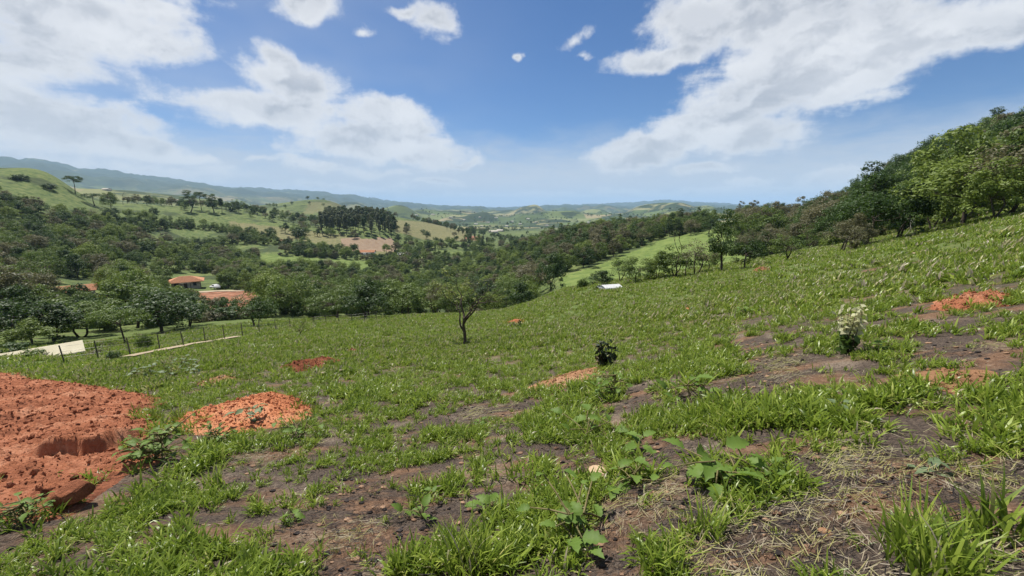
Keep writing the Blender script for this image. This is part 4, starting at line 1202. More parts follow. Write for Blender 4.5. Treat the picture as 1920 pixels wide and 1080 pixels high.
def tuft(seed, n, L0, L1, wd, spread, splay=0.9, dry=0.08, flat=False, segs=4):
    r = np.random.default_rng(seed); me = Mesh()
    for k in range(n):
        L = r.uniform(L0, L1); a = r.uniform(0, 6.28)
        rho = spread * math.sqrt(r.random())
        a0 = r.uniform(0, 6.28)
        base = np.array([math.cos(a0) * rho, math.sin(a0) * rho, -0.01])
        dirh = np.array([math.cos(a), math.sin(a), 0])
        th0 = r.uniform(0.05, 0.55) * splay; th1 = min(th0 + r.uniform(0.3, 1.5) * splay, 2.15)
        if flat: th0 = r.uniform(1.25, 1.5); th1 = th0 + r.uniform(-0.1, 0.25)
        s_ = np.linspace(0, 1, segs + 1)
        th = th0 + (th1 - th0) * s_ ** 1.3
        dp = np.column_stack([np.sin(th), np.cos(th)]) * (L / segs)
        hor = np.concatenate([[0], np.cumsum(dp[:-1, 0])]); ver = np.concatenate([[0], np.cumsum(dp[:-1, 1])])
        c = base + dirh * hor[:, None] + np.array([0, 0, 1]) * ver[:, None]
        if flat: c[:, 2] = np.maximum(c[:, 2], 0) * 0.4 + 0.012 + 0.02 * r.random()
        side = np.array([-dirh[1], dirh[0], 0])
        tw = r.normal(0, 0.35); side = side * math.cos(tw) + np.array([0, 0, 1]) * math.sin(tw)
        wv = wd * r.uniform(0.7, 1.3) * np.array([0.7, 1.0, 0.95, 0.65, 0.06] if segs == 4 else [0.8, 1.0, 0.08])
        Vt = np.stack([c - side * wv[:, None] / 2, c + side * wv[:, None] / 2], 1).reshape(-1, 3)
        Fq = np.array([[2 * i, 2 * i + 1, 2 * i + 3, 2 * i + 2] for i in range(segs)])
        isdry = r.random() < dry
        me.add(Vt, Fq, np.clip((r.uniform(0.86, 1.0) if isdry else r.uniform(0.12, 0.72)), 0, 1))
    return me.build(f'tuft', [M['grass']], True)
G = [tuft(1, 20, .12, .27, .020, .08, 1.25, .04), tuft(2, 20, .11, .24, .019, .10, 1.4, .06), tuft(3, 16, .14, .30, .022, .07, 1.2, .04), tuft(4, 18, .10, .22, .017, .10, 1.5, .12),     # 0-3 lush
     tuft(5, 14, .05, .13, .007, .06, 1.2, .2), tuft(6, 12, .06, .16, .006, .05, 1.2, .45),                                                                # 4-5 short
     tuft(7, 30, .12, .27, .036, .22, 1.3, .06, segs=2), tuft(8, 30, .12, .25, .038, .26, 1.4, .10, segs=2), tuft(9, 26, .12, .28, .042, .24, 1.2, .20, segs=2), # 6-8 far
     tuft(10, 26, .04, .13, .003, .16, 1, 1.0, True, 2), tuft(11, 22, .05, .15, .0035, .18, 1, .95, True, 2)]                                               # 9-10 straw
grass_coll = holder('grass_source', G)
def surf_rot(x, y, r, tiltn):
    e = 0.4
    gx = (terrain(x + e, y) - terrain(x - e, y)) / (2 * e); gy = (terrain(x, y + e) - terrain(x, y - e)) / (2 * e)
    return np.column_stack([np.arctan(gy) * 0.7 + r.normal(0, tiltn, len(x)), -np.arctan(gx) * 0.7 + r.normal(0, tiltn, len(x)), np.zeros(len(x))])
# distances drawn so that the density falls off as 1/r
r = np.random.default_rng(77)
def sample(n, r0, r1, p=1.0):
    q = r.random(n)
    rr = (r0 ** p + q * (r1 ** p - r0 ** p)) ** (1 / p)
    az = r.uniform(-1.06, 1.06, n)
    return np.sin(az) * rr, np.cos(az) * rr, rr
parts_ = []
for (n, r0, r1) in ((6500, 1.3, 5.0), (26000, 4.0, 22.0), (56000, 14.0, 92.0)):
    parts_.append(np.column_stack(sample(n, r0, r1)))
gp = np.vstack(parts_)
gx_, gy_, gr_ = gp.T
cv = cover_field(gx_, gy_)
z_ = terrain(gx_, gy_)
uu, vv, ff = project(gx_, gy_, z_)
# the pasture ends where the valley wood begins
edge_u = np.array(sorted(CTRL)); edge_v = np.array([CTRL[u][1][0] for u in edge_u]); edge_r = np.array([CTRL[u][1][1] for u in edge_u])
lim = np.interp(uu, edge_u, edge_r)
acc = r.random(len(gp)) < np.clip(cv, 0.09, 1) ** 1.1 * np.clip(0.75 + 2.4 * fbm(gx_ / 0.45, gy_ / 0.45, 2, 93), 0.12, 1)
ok = acc & ((~on_dirt(gx_, gy_, 0.05) | (~on_dirt(gx_, gy_, 0.30) & (r.random(len(gp)) < 0.45))) | ((r.random(len(gp)) < 0.04) & (gr_ < 14))) & (gr_ < lim + 3 * r.normal(0, 1, len(gp)))
pu_ = PATH_PX = [(236, 671), (300, 658), (345, 649), (400, 640), (446, 632)]
PATH = plan_poly(PATH_PX)
pd = np.full(len(gp), 1e9)
for a, b in zip(PATH[:-1], PATH[1:]):
    ab = b - a; tt = np.clip(((gx_ - a[0]) * ab[0] + (gy_ - a[1]) * ab[1]) / (ab @ ab), 0, 1)
    pd = np.minimum(pd, np.hypot(gx_ - a[0] - tt * ab[0], gy_ - a[1] - tt * ab[1]))
ok &= pd > 0.75
gx_, gy_, gr_, cv, z_ = gx_[ok], gy_[ok], gr_[ok], cv[ok], z_[ok]
n = len(gx_)
near_t = np.where(cv > 0.45, r.integers(0, 4, n), r.choice([0, 4, 5, 5, 4, 3], n))
far_t = r.integers(6, 9, n)
ft = np.where(gr_ + r.normal(0, 1.5, n) > 13, far_t, near_t)
sc = 0.69 * (0.74 + 0.26 * np.clip((gr_ - 2.5) / 5, 0, 1)) * r.uniform(0.6, 1.35, n) * (0.62 + 0.45 * np.clip(cv, 0, 1)) * np.where(ft >= 6, 1.0 + np.clip((gr_ - 14) / 60, 0, 0.6), 1.0) * (0.95 + 0.6 * fbm(gx_ / 1.5, gy_ / 1.5, 2, 29))
rot = surf_rot(gx_, gy_, r, 0.12); rot[:, 2] = r.uniform(0, 6.28, n)
scatter_stuff('pasture_grass', grass_coll, np.column_stack([gx_, gy_, z_]), rot, sc, ft, 'bright green tufted pasture grass covering the slope', 'grass')
print('grass tufts', n)
sx, sy, sr = sample(7500, 1.3, 18.0)
cvs = cover_field(sx, sy)
ok = (r.random(len(sx)) < np.clip(1.05 - cvs, 0.10, 1) * (fbm(sx / 0.8, sy / 0.8, 3, 91) > 0.02)) & ~on_dirt(sx, sy, 0.0)
sx, sy = sx[ok], sy[ok]; n = len(sx)
rot = surf_rot(sx, sy, r, 0.05); rot[:, 2] = 0
rot[:, :2] /= 0.7
scatter_stuff('dry_straw', grass_coll, np.column_stack([sx, sy, terrain(sx, sy) + 0.004]), rot, r.uniform(0.6, 1.3, n), r.integers(9, 11, n), 'dead straw lying on the bare and burnt soil', 'straw')
print('straw', n)
# loose crumbs on the raw earth
crumb = []
for k in range(4):
    me = rock_mesh(20 + k, 0.7, 1); me.materials.append(M[['red_soil', 'red_soil', 'orange_soil', 'dark_red_soil'][k]]); crumb.append(me)
crumb_coll = holder('crumb_source', crumb)
CP_, CS_, CI_ = [], [], []
for Vd, mt in ALL_DIRT:
    area = (Vd[:, 0].max() - Vd[:, 0].min()) * (Vd[:, 1].max() - Vd[:, 1].min())
    dist = float(np.hypot(Vd[:, 0], Vd[:, 1]).mean())
    kk = r.integers(0, len(Vd), int(min(9000, 260 * area)))
    kk = kk[on_dirt(Vd[kk, 0], Vd[kk, 1], 0.03)]
    CP_.append(Vd[kk] + np.array([0, 0, 0.004])); CS_.append((0.006 + 0.032 * r.random(len(kk)) ** 4) * (1 + dist / 40))
    CI_.append(r.choice({'red_clay_soil': [0, 1, 0, 3], 'orange_clay_soil': [2], 'dark_red_soil': [3, 3, 0], 'tan_soil': [4]}[mt.name], len(kk)))
me = rock_mesh(24, 0.7, 1); me.materials.append(M['tan_soil']); crumb_coll.objects.link(bpy.data.objects.new('crumb_source_04', me))
CP_ = np.vstack(CP_)
scatter_stuff('loose_soil', crumb_coll, CP_, r.uniform(0, 6.28, (len(CP_), 3)), np.concatenate(CS_), np.concatenate(CI_), 'loose crumbs of soil scattered over the earth piles', 'soil')
# crumbs and charred bits on the bare patches of the slope
for k, (nm, c1, c2) in enumerate((('brown_crumb', (0.12, 0.07, 0.045), (0.30, 0.19, 0.12)), ('charred_crumb', (0.015, 0.013, 0.013), (0.06, 0.05, 0.047)))):
    me = rock_mesh(30 + k, 0.6, 1)
    m, t, out = new_mat(nm); pbsdf(t, out, t.ramp(t.node('ShaderNodeObjectInfo').outputs['Random'], [(0.1, c1), (0.9, c2)]), 0.95, 0.1); me.materials.append(m); crumb.append(me)
char_twig = tuft(70, 12, .03, .10, .004, .12, 1, 0.0, True, 2); char_twig.materials.clear(); char_twig.materials.append(m)
crumb2 = holder('bare_source', crumb[-2:] + [char_twig])
bx_, by_, br_ = sample(36000, 1.3, 14.0)
cvb = cover_field(bx_, by_)
ok = (r.random(len(bx_)) < np.clip(0.95 - cvb, 0.04, 1)) & ~on_dirt(bx_, by_, 0.0)
bx_, by_ = bx_[ok], by_[ok]; n = len(bx_)
bi = r.choice([0, 0, 1, 1, 2], n)
bs = np.where(bi == 2, r.uniform(0.6, 1.3, n), 0.004 + 0.034 * r.random(n) ** 3.5)
br = surf_rot(bx_, by_, r, 0.03) / 0.7; br[:, 2] = 0
scatter_stuff('soil_litter', crumb2, np.column_stack([bx_, by_, terrain(bx_, by_) + 0.003]), br, bs, bi, 'charred bits and crumbs of soil on the bare patches', 'soil')

# ------------------------------------------------------------------ broad-leaved weeds and shrubs of the pasture
M['weed_leaf'] = leaf_mat('weed_leaf', (0.080, 0.145, 0.022), (0.170, 0.255, 0.048), 0.55, 0.35, 0.35, 0.2)
M['weed_grey'] = leaf_mat('weed_grey_leaf', (0.085, 0.125, 0.060), (0.19, 0.25, 0.12), 0.55, 0.25, 0.35, 0.25)
m, t, out = new_mat('weed_stem'); pbsdf(t, out, t.ramp(t.noise(None, 20, 3), [(0.3, (0.09, 0.085, 0.03)), (0.7, (0.20, 0.16, 0.07))]), 0.7); M['weed_stem'] = m
def lobed_leaf(seed, lobes=True, curl=0.5):
    """unit-length leaf along +X with a midrib fold, drooping tip"""
    r = np.random.default_rng(seed)
    prof = [0.03, 0.30, 0.20, 0.36, 0.22, 0.30, 0.15, 0.17, 0.07, 0.0] if lobes else [0.03, .16, .24, .28, .28, .25, .20, .14, .07, 0.0]
    xs = np.linspace(0.0, 1.0, len(prof)) + np.array([0, .05, 0, .05, 0, .04, 0, .02, 0, 0]) * (1 if lobes else 0)
    Vt = []
    for x, w_ in zip(xs, prof):
        z = 0.10 * x - curl * x * x * 0.8
        j = r.uniform(0.85, 1.15, 2)
        Vt += [(x + 0.10 * w_, -w_ * j[0], z + 0.28 * w_ + r.normal(0, 0.015)), (x, 0, z), (x + 0.10 * w_, w_ * j[1], z + 0.28 * w_ + r.normal(0, 0.015))]
    n = len(prof)
    Fq = []
    for i in range(n - 1):
        Fq += [[3 * i, 3 * i + 3, 3 * i + 4, 3 * i + 1], [3 * i + 1, 3 * i + 4, 3 * i + 5, 3 * i + 2]]
    me = Mesh(); me.add(np.array(Vt), np.array(Fq), r.uniform(0.3, 0.7, len(Fq)))
    return me
LEAF = {}
for k in range(4):
    LEAF['g', k] = lobed_leaf(40 + k, True, 0.35 + 0.15 * k).build('leaf', [M['weed_leaf']], True)
    LEAF['s', k] = lobed_leaf(50 + k, False, 0.25 + 0.15 * k).build('leaf', [M['weed_grey']], True)
def weed(u, v, wpx, nl, seed, label, kind='g', hgt=0.26, name='broadleaf_weed', cat='weed', lf_=0.24):
    p = ground_hit(u, v, 1.2); fw = float(project(*p)[2]); Wd = wpx / FPX * fw
    r = np.random.default_rng(seed)
    o = empty(name, p); tag(o, label, cat)
    L = Wd * lf_; nl = int(nl * 1.5); Hs = Wd * hgt
    st = Mesh()
    nst = 1 if nl < 11 else 3
    tops = []
    for k in range(nst):
        top = np.array([r.normal(0, 0.12 * Wd), r.normal(0, 0.12 * Wd), Hs * r.uniform(0.75, 1.1)])
        pts_ = curve_pts((0, 0, -0.03), top, 5, 0.04 * Wd, r); tops.append(pts_)
        st.add(*tube(pts_, np.linspace(0.008 * Wd + 0.002, 0.005 * Wd, 5), 5))
    petioles = []
    for k in range(nl):
        pts_ = tops[k % nst]
        q = pts_[min(4, 1 + (k * 4) // nl)]; q0 = q
        a = k * 2.4 + r.normal(0, 0.35)
        el = r.uniform(0.0, 0.75); q = q + r.normal(0, 0.16 * Wd, 3) * (1.0, 1.0, 0.5) * (nst > 1)
        d = np.array([math.cos(a) * math.cos(el), math.sin(a) * math.cos(el), math.sin(el)])
        q2 = q + d * L * 0.28
        st.add(*tube(np.array([q0, (q0 + q2) / 2 + [0, 0, 0.01], q2]), np.array([0.004, 0.003, 0.0025]) * (Wd / 0.4) + 0.0008, 4))
        lf = link('leaf', LEAF[kind, int(r.integers(0, 4))], o)
        lf.location = q2; lf.rotation_euler = (r.normal(0, 0.3), -el * 0.7 + r.normal(0, 0.2), a)
        lf.scale = (L * r.uniform(0.55, 1.3),) * 3
    link('stem', st.build('stem', [M['weed_stem']], True), o)
    return o
weed(1085, 1010, 220, 14, 1, 'lobed green weed nearest the bottom edge, in the middle of the foreground', lf_=0.18)
weed(795, 972, 100, 8, 2, 'lobed weed in the foreground left of the middle, on brown soil')
weed(900, 948, 110, 7, 3, 'lobed weed between two grass stands in the lower middle')
weed(1190, 908, 130, 8, 4, 'spreading weed right of the pale tan stone')
weed(1345, 900, 190, 13, 5, 'large lobed weed on the edge of the burnt soil, widest of all')
weed(1440, 915, 120, 7, 6, 'lobed weed right of the widest one, drooping onto burnt soil')
weed(1200, 850, 110, 7, 7, 'lobed weed above the spreading weed, beside a bare brown patch')
weed(1110, 815, 120, 8, 8, 'upright lobed weed in front of the tan earth mound')
weed(1582, 778, 90, 6, 9, 'grey-green lobed weed alone in the right-hand grass', 's')
weed(1295, 745, 105, 13, 10, 'leafy weed right of the tan earth mound')
weed(1155, 745, 95, 26, 11, 'dense leafy weed at the right foot of the tan earth mound', lf_=0.15, hgt=0.4)
weed(545, 985, 70, 6, 12, 'dark leafy weed at the upper end of the bare orange strip')
weed(1715, 880, 120, 5, 13, 'flat weed with two broad leaves at the edge of the burnt patch', 's', 0.15)
weed(480, 800, 62, 12, 14, 'weed growing on the orange earth pile', 's', 0.7)
weed(560, 822, 90, 14, 15, 'bushy weed below the orange earth pile', 'g', 0.4, lf_=0.15)
weed(410, 835, 80, 20, 16, 'bushy dark weed between the bank and the orange pile', lf_=0.15, hgt=0.4)
weed(300, 862, 125, 52, 17, 'thick leafy weed overhanging the edge of the red bank', 'g', 0.45, lf_=0.13)
weed(262, 838, 70, 10, 18, 'leafy weed on the red bank left of the thick one')
weed(40, 985, 120, 34, 19, 'dark leafy weed at the lower left corner of the red bank', 'g', 0.4, lf_=0.14)
weed(100, 905, 60, 6, 20, 'small tuft of leaves on the red bank above the large clod')
for k, (u, v, w_) in enumerate([(250, 712, 46), (285, 706, 40), (318, 704, 46), (345, 690, 40), (365, 700, 34)]):
    weed(u, v, w_, 10, 30 + k, ('grey leafy weed behind the tip of the red bank', 'silvery weed beside the small white stone', 'grey leafy weed right of the small white stone', 'silvery weed uphill of the white stone', 'rightmost of the grey weeds behind the red bank')[k], 's', 0.5)
weed(1400, 590, 40, 8, 41, 'small leafy weed on the pasture far right of the orange mound')
weed(1655, 660, 60, 8, 42, 'leafy weed right of the pale flowering shrub')
weed(900, 800, 50, 6, 43, 'dark small weed alone in the mid pasture')
# the dark leafy shrub and the pale-topped one
def shrub(u, v, wpx, hpx, seed, mat, label, name, n, ls, top=None):
    p = ground_hit(u, v, 1.2); fw = float(project(*p)[2]); Wd = wpx / FPX * fw; Hh = hpx / FPX * fw
    r = np.random.default_rng(seed); o = empty(name, p); tag(o, label, 'shrub')
    st, lo_, hi_ = Mesh(), Mesh(), Mesh()
    for k in range(9):
        a = r.uniform(0, 6.28); rho_ = Wd * 0.44 * math.sqrt(r.random()); tip = np.array([math.cos(a) * rho_, math.sin(a) * rho_, Hh * r.uniform(0.8, 1.05) * (1 - 0.25 * (rho_ / (Wd * 0.44)) ** 2)])
        pts_ = curve_pts((0, 0, -0.05), tip, 7, 0.05 * Wd, r)
        st.add(*tube(pts_, np.linspace(0.02 * Wd, 0.006 * Wd, 7), 4))
        for j in range(n):
            f_ = r.uniform(0.15, 1.0)
            q = pts_[int(f_ * 6)] + r.normal(0, 0.09 * Wd, 3)
            tgt = hi_ if (top and q[2] > 0.36 * Hh) else lo_
            Vt, Fq = leaves(q[None], rand_dir(r, 1, 0.6), ls * Wd, r, 0.55, 0.1)
            tgt.add(Vt, Fq, r.uniform(0.1, 0.9))
    link('stem', st.build('stem', [M['bark']], True), o)
    link('foliage', lo_.build('foliage', [M[mat]]), o)
    if top: link('flower_head', hi_.build('flower_head', [M[top]]), o)
shrub(1135, 688, 48, 60, 5, 'leaf_black', 'dark upright leafy shrub standing on the tan earth mound', 'leafy_shrub', 22, 0.24)
shrub(1588, 664, 56, 108, 6, 'leaf_dark', 'shrub with pale cream top leaves and dark leafy base on the right slope', 'leafy_shrub', 26, 0.25, 'leaf_pale')
shrub(975, 612, 10, 14, 7, 'leaf_dark', 'tiny dark shrub right of the small orange mound', 'leafy_shrub', 8, 0.4)
shrub(1600, 470, 22, 26, 8, 'leaf_olive', 'small pale shrub below the low many-stemmed tree', 'leafy_shrub', 10, 0.3)
# the big grass clump in the lower right corner and a few more
GC = [tuft(60 + k, 150, .22, .52, .014, .17, .75, .05) for k in range(2)] + [tuft(62, 60, .14, .32, .012, .10, .9, .08)]
def grass_clump(u, v, k, s_, label):
    p = ground_hit(u, v, 1.0); o = link('grass_clump', GC[k]); o.location = p; o.scale = (s_, s_, s_ * 0.85); o.rotation_euler = (0, 0, u * 0.37)
    tag(o, label, 'grass clump')
grass_clump(1745, 1078, 0, 0.86, 'large long-bladed grass clump filling the lower right corner')
grass_clump(1880, 1010, 2, 1.2, 'smaller grass clump at the right edge beside the large one')
grass_clump(880, 1070, 1, 0.8, 'long-bladed grass clump at the bottom middle of the picture')
grass_clump(1330, 1000, 2, 0.9, 'star-shaped grass clump on the burnt soil right of the lobed weed')
grass_clump(1240, 1075, 2, 0.9, 'sparse grass clump at the very bottom right of the middle')
grass_clump(400, 915, 2, 0.9, 'spiky grass clump on the bare strip below the orange pile')
# ------------------------------------------------------------------ path and fence
def ribbon(name, pts2, width, mat, lift=0.012):
    pts2 = np.asarray(pts2); tt = np.linspace(0, len(pts2) - 1, 60)
    x = np.interp(tt, range(len(pts2)), pts2[:, 0]); y = np.interp(tt, range(len(pts2)), pts2[:, 1])
    d = np.gradient(np.column_stack([x, y]), axis=0); d /= np.linalg.norm(d, axis=1, keepdims=True)
    s_ = np.column_stack([-d[:, 1], d[:, 0]])
    Vr = []
    for k in range(5):
        o_ = (k / 4 - 0.5) * width * (1 + 0.25 * fbm(tt * 1.3, tt * 0 + k, 2, 95))
        px_, py_ = x + s_[:, 0] * o_, y + s_[:, 1] * o_
        Vr.append(np.column_stack([px_, py_, terrain(px_, py_) + lift - 0.03 * (k in (0, 4))]))
    Vr = np.stack(Vr, 1).reshape(-1, 3)
    i = np.arange(59)[:, None]; j = np.arange(4)[None]
    Fq = np.stack([i * 5 + j, (i + 1) * 5 + j, (i + 1) * 5 + j + 1, i * 5 + j + 1], -1).reshape(-1, 4)
    o = link(name, mesh_np(name, Vr, Fq, [mat], True)); tag(o, kind='structure')
M['track'] = soil_mat('pale_track', [(0.3, (0.26, 0.20, 0.13)), (0.7, (0.44, 0.36, 0.26))], 0.3)
ribbon('path', PATH, 0.75, M['track'], 0.10)
pr = [ground_hit(u, v, 60) for u, v in [(372, 548), (405, 546), (450, 545), (500, 544), (545, 541), (600, 538)]]
ribbon('dirt_road', [(q[0], q[1]) for q in pr if q is not None], 4.0, M['track'], 0.15)
m, t, out = new_mat('weathered_wood'); pbsdf(t, out, t.ramp(t.noise(None, 9, 5, .65), [(0.3, (0.05, 0.042, 0.035)), (0.7, (0.16, 0.14, 0.12))]), 0.9); M['wood'] = m
m, t, out = new_mat('fence_wire'); pb = pbsdf(t, out, (0.22, 0.21, 0.20), 0.5); pb.inputs['Metallic'].default_value = 0.7; M['wire'] = m
def fence(pxs, label):
    pts_ = [ground_hit(u, v, 20) for u, v in pxs]; pts_ = [q for q in pts_ if q is not None]
    root = empty('wire_fence', pts_[0]); tag(root, label, 'fence')
    r = np.random.default_rng(3); tops = []
    for q in pts_:
        h = r.uniform(0.95, 1.12); lean = r.normal(0, 0.05, 2)
        me = Mesh(); me.add(*tube(np.array([[0, 0, -0.3], [lean[0] * .5, lean[1] * .5, h * .5], [lean[0], lean[1], h]]), np.array([.034, .032, .028]), 7))
        link('post', me.build('post', [M['wood']], True), root, Vector(q) - Vector(pts_[0]))
        tops.append((q, lean, h))
    for wz in (0.35, 0.65, 0.92):
        line = []
        for (q, ln, h) in tops: line.append(q + np.array([ln[0] * wz, ln[1] * wz, h * wz]) - pts_[0])
        me = Mesh(); me.add(*tube(np.array(line), np.full(len(line), 0.006), 4)); link('wire', me.build('wire', [M['wire']]), root)
fence([(122, 682), (185, 674), (245, 666), (300, 656), (345, 649), (385, 642), (421, 636), (455, 631), (486, 625), (517, 620), (545, 615)], 'wire fence on dark wooden posts beside the pale path')
fence([(590, 609), (612, 607), (636, 605), (660, 604), (684, 602), (706, 601)], 'short row of grey fence posts at the foot of the pasture')

# ------------------------------------------------------------------ buildings
def simple(name, c1, c2, sc, rough=0.85, bump=0.3):
    m, t, out = new_mat(name); n = t.noise(t.node('ShaderNodeTexCoord').outputs['Object'], sc, 5, .65)
    pbsdf(t, out, t.ramp(n, [(0.3, c1), (0.7, c2)]), rough, 0.2, n, bump, 0.02); return m
M['tile'] = simple('clay_roof_tiles', (0.48, 0.20, 0.10), (0.66, 0.34, 0.19), 3)
M['plaster'] = simple('pale_plaster', (0.52, 0.46, 0.38), (0.66, 0.60, 0.52), 1.5)
M['white_wall'] = simple('white_wash', (0.66, 0.65, 0.61), (0.78, 0.77, 0.74), 1.5)
M['dark_glass'] = simple('dark_window', (0.02, 0.025, 0.03), (0.04, 0.045, 0.05), 1, 0.2, 0)
M['cream_sheet'] = simple('cream_roof_sheet', (0.62, 0.54, 0.36), (0.74, 0.67, 0.48), 0.8, 0.7)
M['white_sheet'] = simple('white_roof_sheet', (0.70, 0.70, 0.68), (0.82, 0.82, 0.80), 0.8, 0.6)
M['timber'] = simple('brown_timber', (0.06, 0.038, 0.025), (0.14, 0.09, 0.06), 6)
def box_me(x0, x1, y0, y1, z0, z1, mat, name='box'):
    P_ = [(x, y, z) for z in (z0, z1) for x, y in ((x0, y0), (x1, y0), (x1, y1), (x0, y1))]
    return mesh_np(name, P_, [(3, 2, 1, 0), (4, 5, 6, 7), (0, 1, 5, 4), (1, 2, 6, 5), (2, 3, 7, 6), (3, 0, 4, 7)], [mat])
def roof_me(L, Wd, z, rise, mat, hip=0.3, over=0.8, thick=0.14, courses=True):
    """hip or gable roof, its slopes stepped in courses of tile"""
    x, y = L / 2 + over, Wd / 2 + over; rx = max(L / 2 - hip * Wd, 0.3) if hip > 0 else x
    me = Mesh(); n = 14
    for k in range(n):
        f0, f1 = k / n, (k + 1) / n
        lift = 0.035 if courses else 0.003
        for s_ in (-1, 1):
            def ring(f, dz): return [np.array([(-x + (x - rx) * f), s_ * y * (1 - f), z + rise * f + dz]), np.array([(x - (x - rx) * f), s_ * y * (1 - f), z + rise * f + dz])]
            a, b = ring(f0, lift); d, c = ring(f1, 0.0)
            me.add(np.array([a, b, c, d, a - [0, 0, lift + thick * (k == 0)], b - [0, 0, lift + thick * (k == 0)]]), np.array([[0, 1, 2, 3], [4, 5, 1, 0]]))
            if hip > 0:
                def end(f, dz): return [np.array([s_ * (x - (x - rx) * f), -y * (1 - f), z + rise * f + dz]), np.array([s_ * (x - (x - rx) * f), y * (1 - f), z + rise * f + dz])]
                a, b = end(f0, lift); d, c = end(f1, 0.0)
                me.add(np.array([a, b, c, d, a - [0, 0, lift + thick * (k == 0)], b - [0, 0, lift + thick * (k == 0)]]), np.array([[0, 1, 2, 3], [4, 5, 1, 0]]))
    me.add(np.array([[-x, -y, z - thick], [x, -y, z - thick], [x, y, z - thick], [-x, y, z - thick]]), np.array([[0, 1, 2, 3]]))
    return me.build('roof', [mat])
def building(u, v, L, Wd, hw, rise, rz, roof, wall, label, hip=0.3, rmin=40, over=0.8, cat='house', name='house', windows=3, sink=0.4, veranda=False):
    p = ground_hit(u, v, rmin)
    if p is None: print('NO GROUND', label); return
    o = empty(name, (p[0], p[1], p[2] - sink), rz); tag(o, label, cat)
    hw += sink
    link('wall', box_me(-L / 2, L / 2, -Wd / 2, Wd / 2, -0.6, hw, wall, 'wall'), o)
    link('roof', roof_me(L, Wd, hw - 0.05, rise, roof, hip, over, courses=roof is M['tile']), o)
    if hip <= 0:
        for s_ in (-1, 1):
            Vg = [(s_ * L / 2, -Wd / 2, hw - 0.02), (s_ * L / 2, Wd / 2, hw - 0.02), (s_ * L / 2, 0, hw + rise * 0.8), (s_ * (L / 2 - .12), -Wd / 2, hw - 0.02), (s_ * (L / 2 - .12), Wd / 2, hw - 0.02), (s_ * (L / 2 - .12), 0, hw + rise * .8)]
            link('gable', mesh_np('gable', Vg, [(0, 1, 2), (5, 4, 3)], [wall]), o)
    for k in range(windows):
        x = (k + 0.5) / windows * L - L / 2
        wd = link('window' if k != windows // 2 else 'door', box_me(x - .5, x + .5, -Wd / 2 - .03, -Wd / 2 + .05, sink + (0.9 if k != windows // 2 else 0.0), sink + 2.05, M['dark_glass'] if k != windows // 2 else M['timber'], 'window'), o)
        if k != windows // 2:
            link('sill', box_me(x - .6, x + .6, -Wd / 2 - .12, -Wd / 2 + .02, sink + .80, sink + .88, M['plaster'], 'sill'), wd)
    if veranda:
        for k in range(4):
            x = -L / 2 - 0.4 + k * (L + 0.8) / 3
            link('post', box_me(x - .1, x + .1, -Wd / 2 - 2.0, -Wd / 2 - 1.8, -0.6, hw - 0.15, M['timber'], 'post'), o)
    return o
building(350, 539, 8.0, 5.6, 2.6, 1.7, 0.62, M['tile'], M['plaster'], 'house with a wide orange tiled hip roof above the red cutting', 0.42, 110, 1.5, veranda=True)
building(142, 549, 7.0, 5.0, 0.8, 1.3, 0.75, M['tile'], M['plaster'], 'long low building with an orange roof among the trees at left', 0.0, 100, 0.8, windows=0)
building(186, 565, 3.6, 2.8, 0.7, 0.9, 0.6, M['tile'], M['white_wall'], 'small orange-roofed shed in the trees below the long roof', 0.0, 85, 0.5, name='shed', cat='shed', windows=0)
building(103, 566, 1.3, 1.2, 1.2, 0.4, 0.6, M['white_sheet'], M['white_wall'], 'tiny white hut half hidden by trees left of the shed', 0.0, 85, 0.2, name='hut', cat='hut', windows=1)
building(74, 670, 3.7, 2.5, 0.30, 0.45, 0.86, M['cream_sheet'], M['plaster'], 'barn with a flat cream sheet roof above the red bank', 0.0, 30, 0.3, name='barn', cat='barn', windows=0)
building(1144, 542, 1.9, 1.5, 0.35, 0.22, 0.3, M['white_sheet'], M['white_wall'], 'low shelter with a white sheet roof beside the rounded dark tree', 0.0, 25, 0.15, name='shelter', cat='shelter', windows=0, sink=0.05)
building(690, 478, 11, 6, 2.6, 1.5, 0.1, M['tile'], M['white_wall'], 'far farmhouse with red roof and white wall below the brown field', 0.0, 200, 0.6)
building(756, 480, 7, 5, 2.4, 1.2, -0.3, M['white_sheet'], M['white_wall'], 'far white cottage in the trees right of the farmhouse', 0.0, 200, 0.4)
building(533, 446 + 10, 6, 4, 2.2, 1.0, 0.2, M['tile'], M['white_wall'], 'far small house on the dry hillside left of the pines', 0.0, 250, 0.4)
r = np.random.default_rng(12)
k = 0
for (u, v, L) in [(892, 421, 40), (903, 425, 26), (925, 436, 55), (938, 434, 36), (915, 418, 30), (950, 425, 34), (870, 413, 30), (960, 416, 40), (975, 421, 30), (990, 411, 44), (930, 409, 40), (845, 408, 36), (1005, 418, 30), (1025, 424, 26), (1103, 418, 22), (780, 404, 34), (812, 403, 40), (900, 408, 44), (948, 405, 50), (660, 398, 24), (200, 357, 40), (168, 353, 36), (330, 378, 40), (480, 384, 40)]:
    building(u, v, L * r.uniform(.3, .5), L * .22, 3.2, 1.8, r.uniform(-.4, .4), M['plaster'], M['plaster'], 'pale building of the distant town in the valley', 0.0, 700, 0.5, cat='building', name='town_building', windows=0, sink=0.5)
for o in bpy.data.objects:
    if o.get('label', '').startswith('pale building of'): o['group'] = 'distant town'
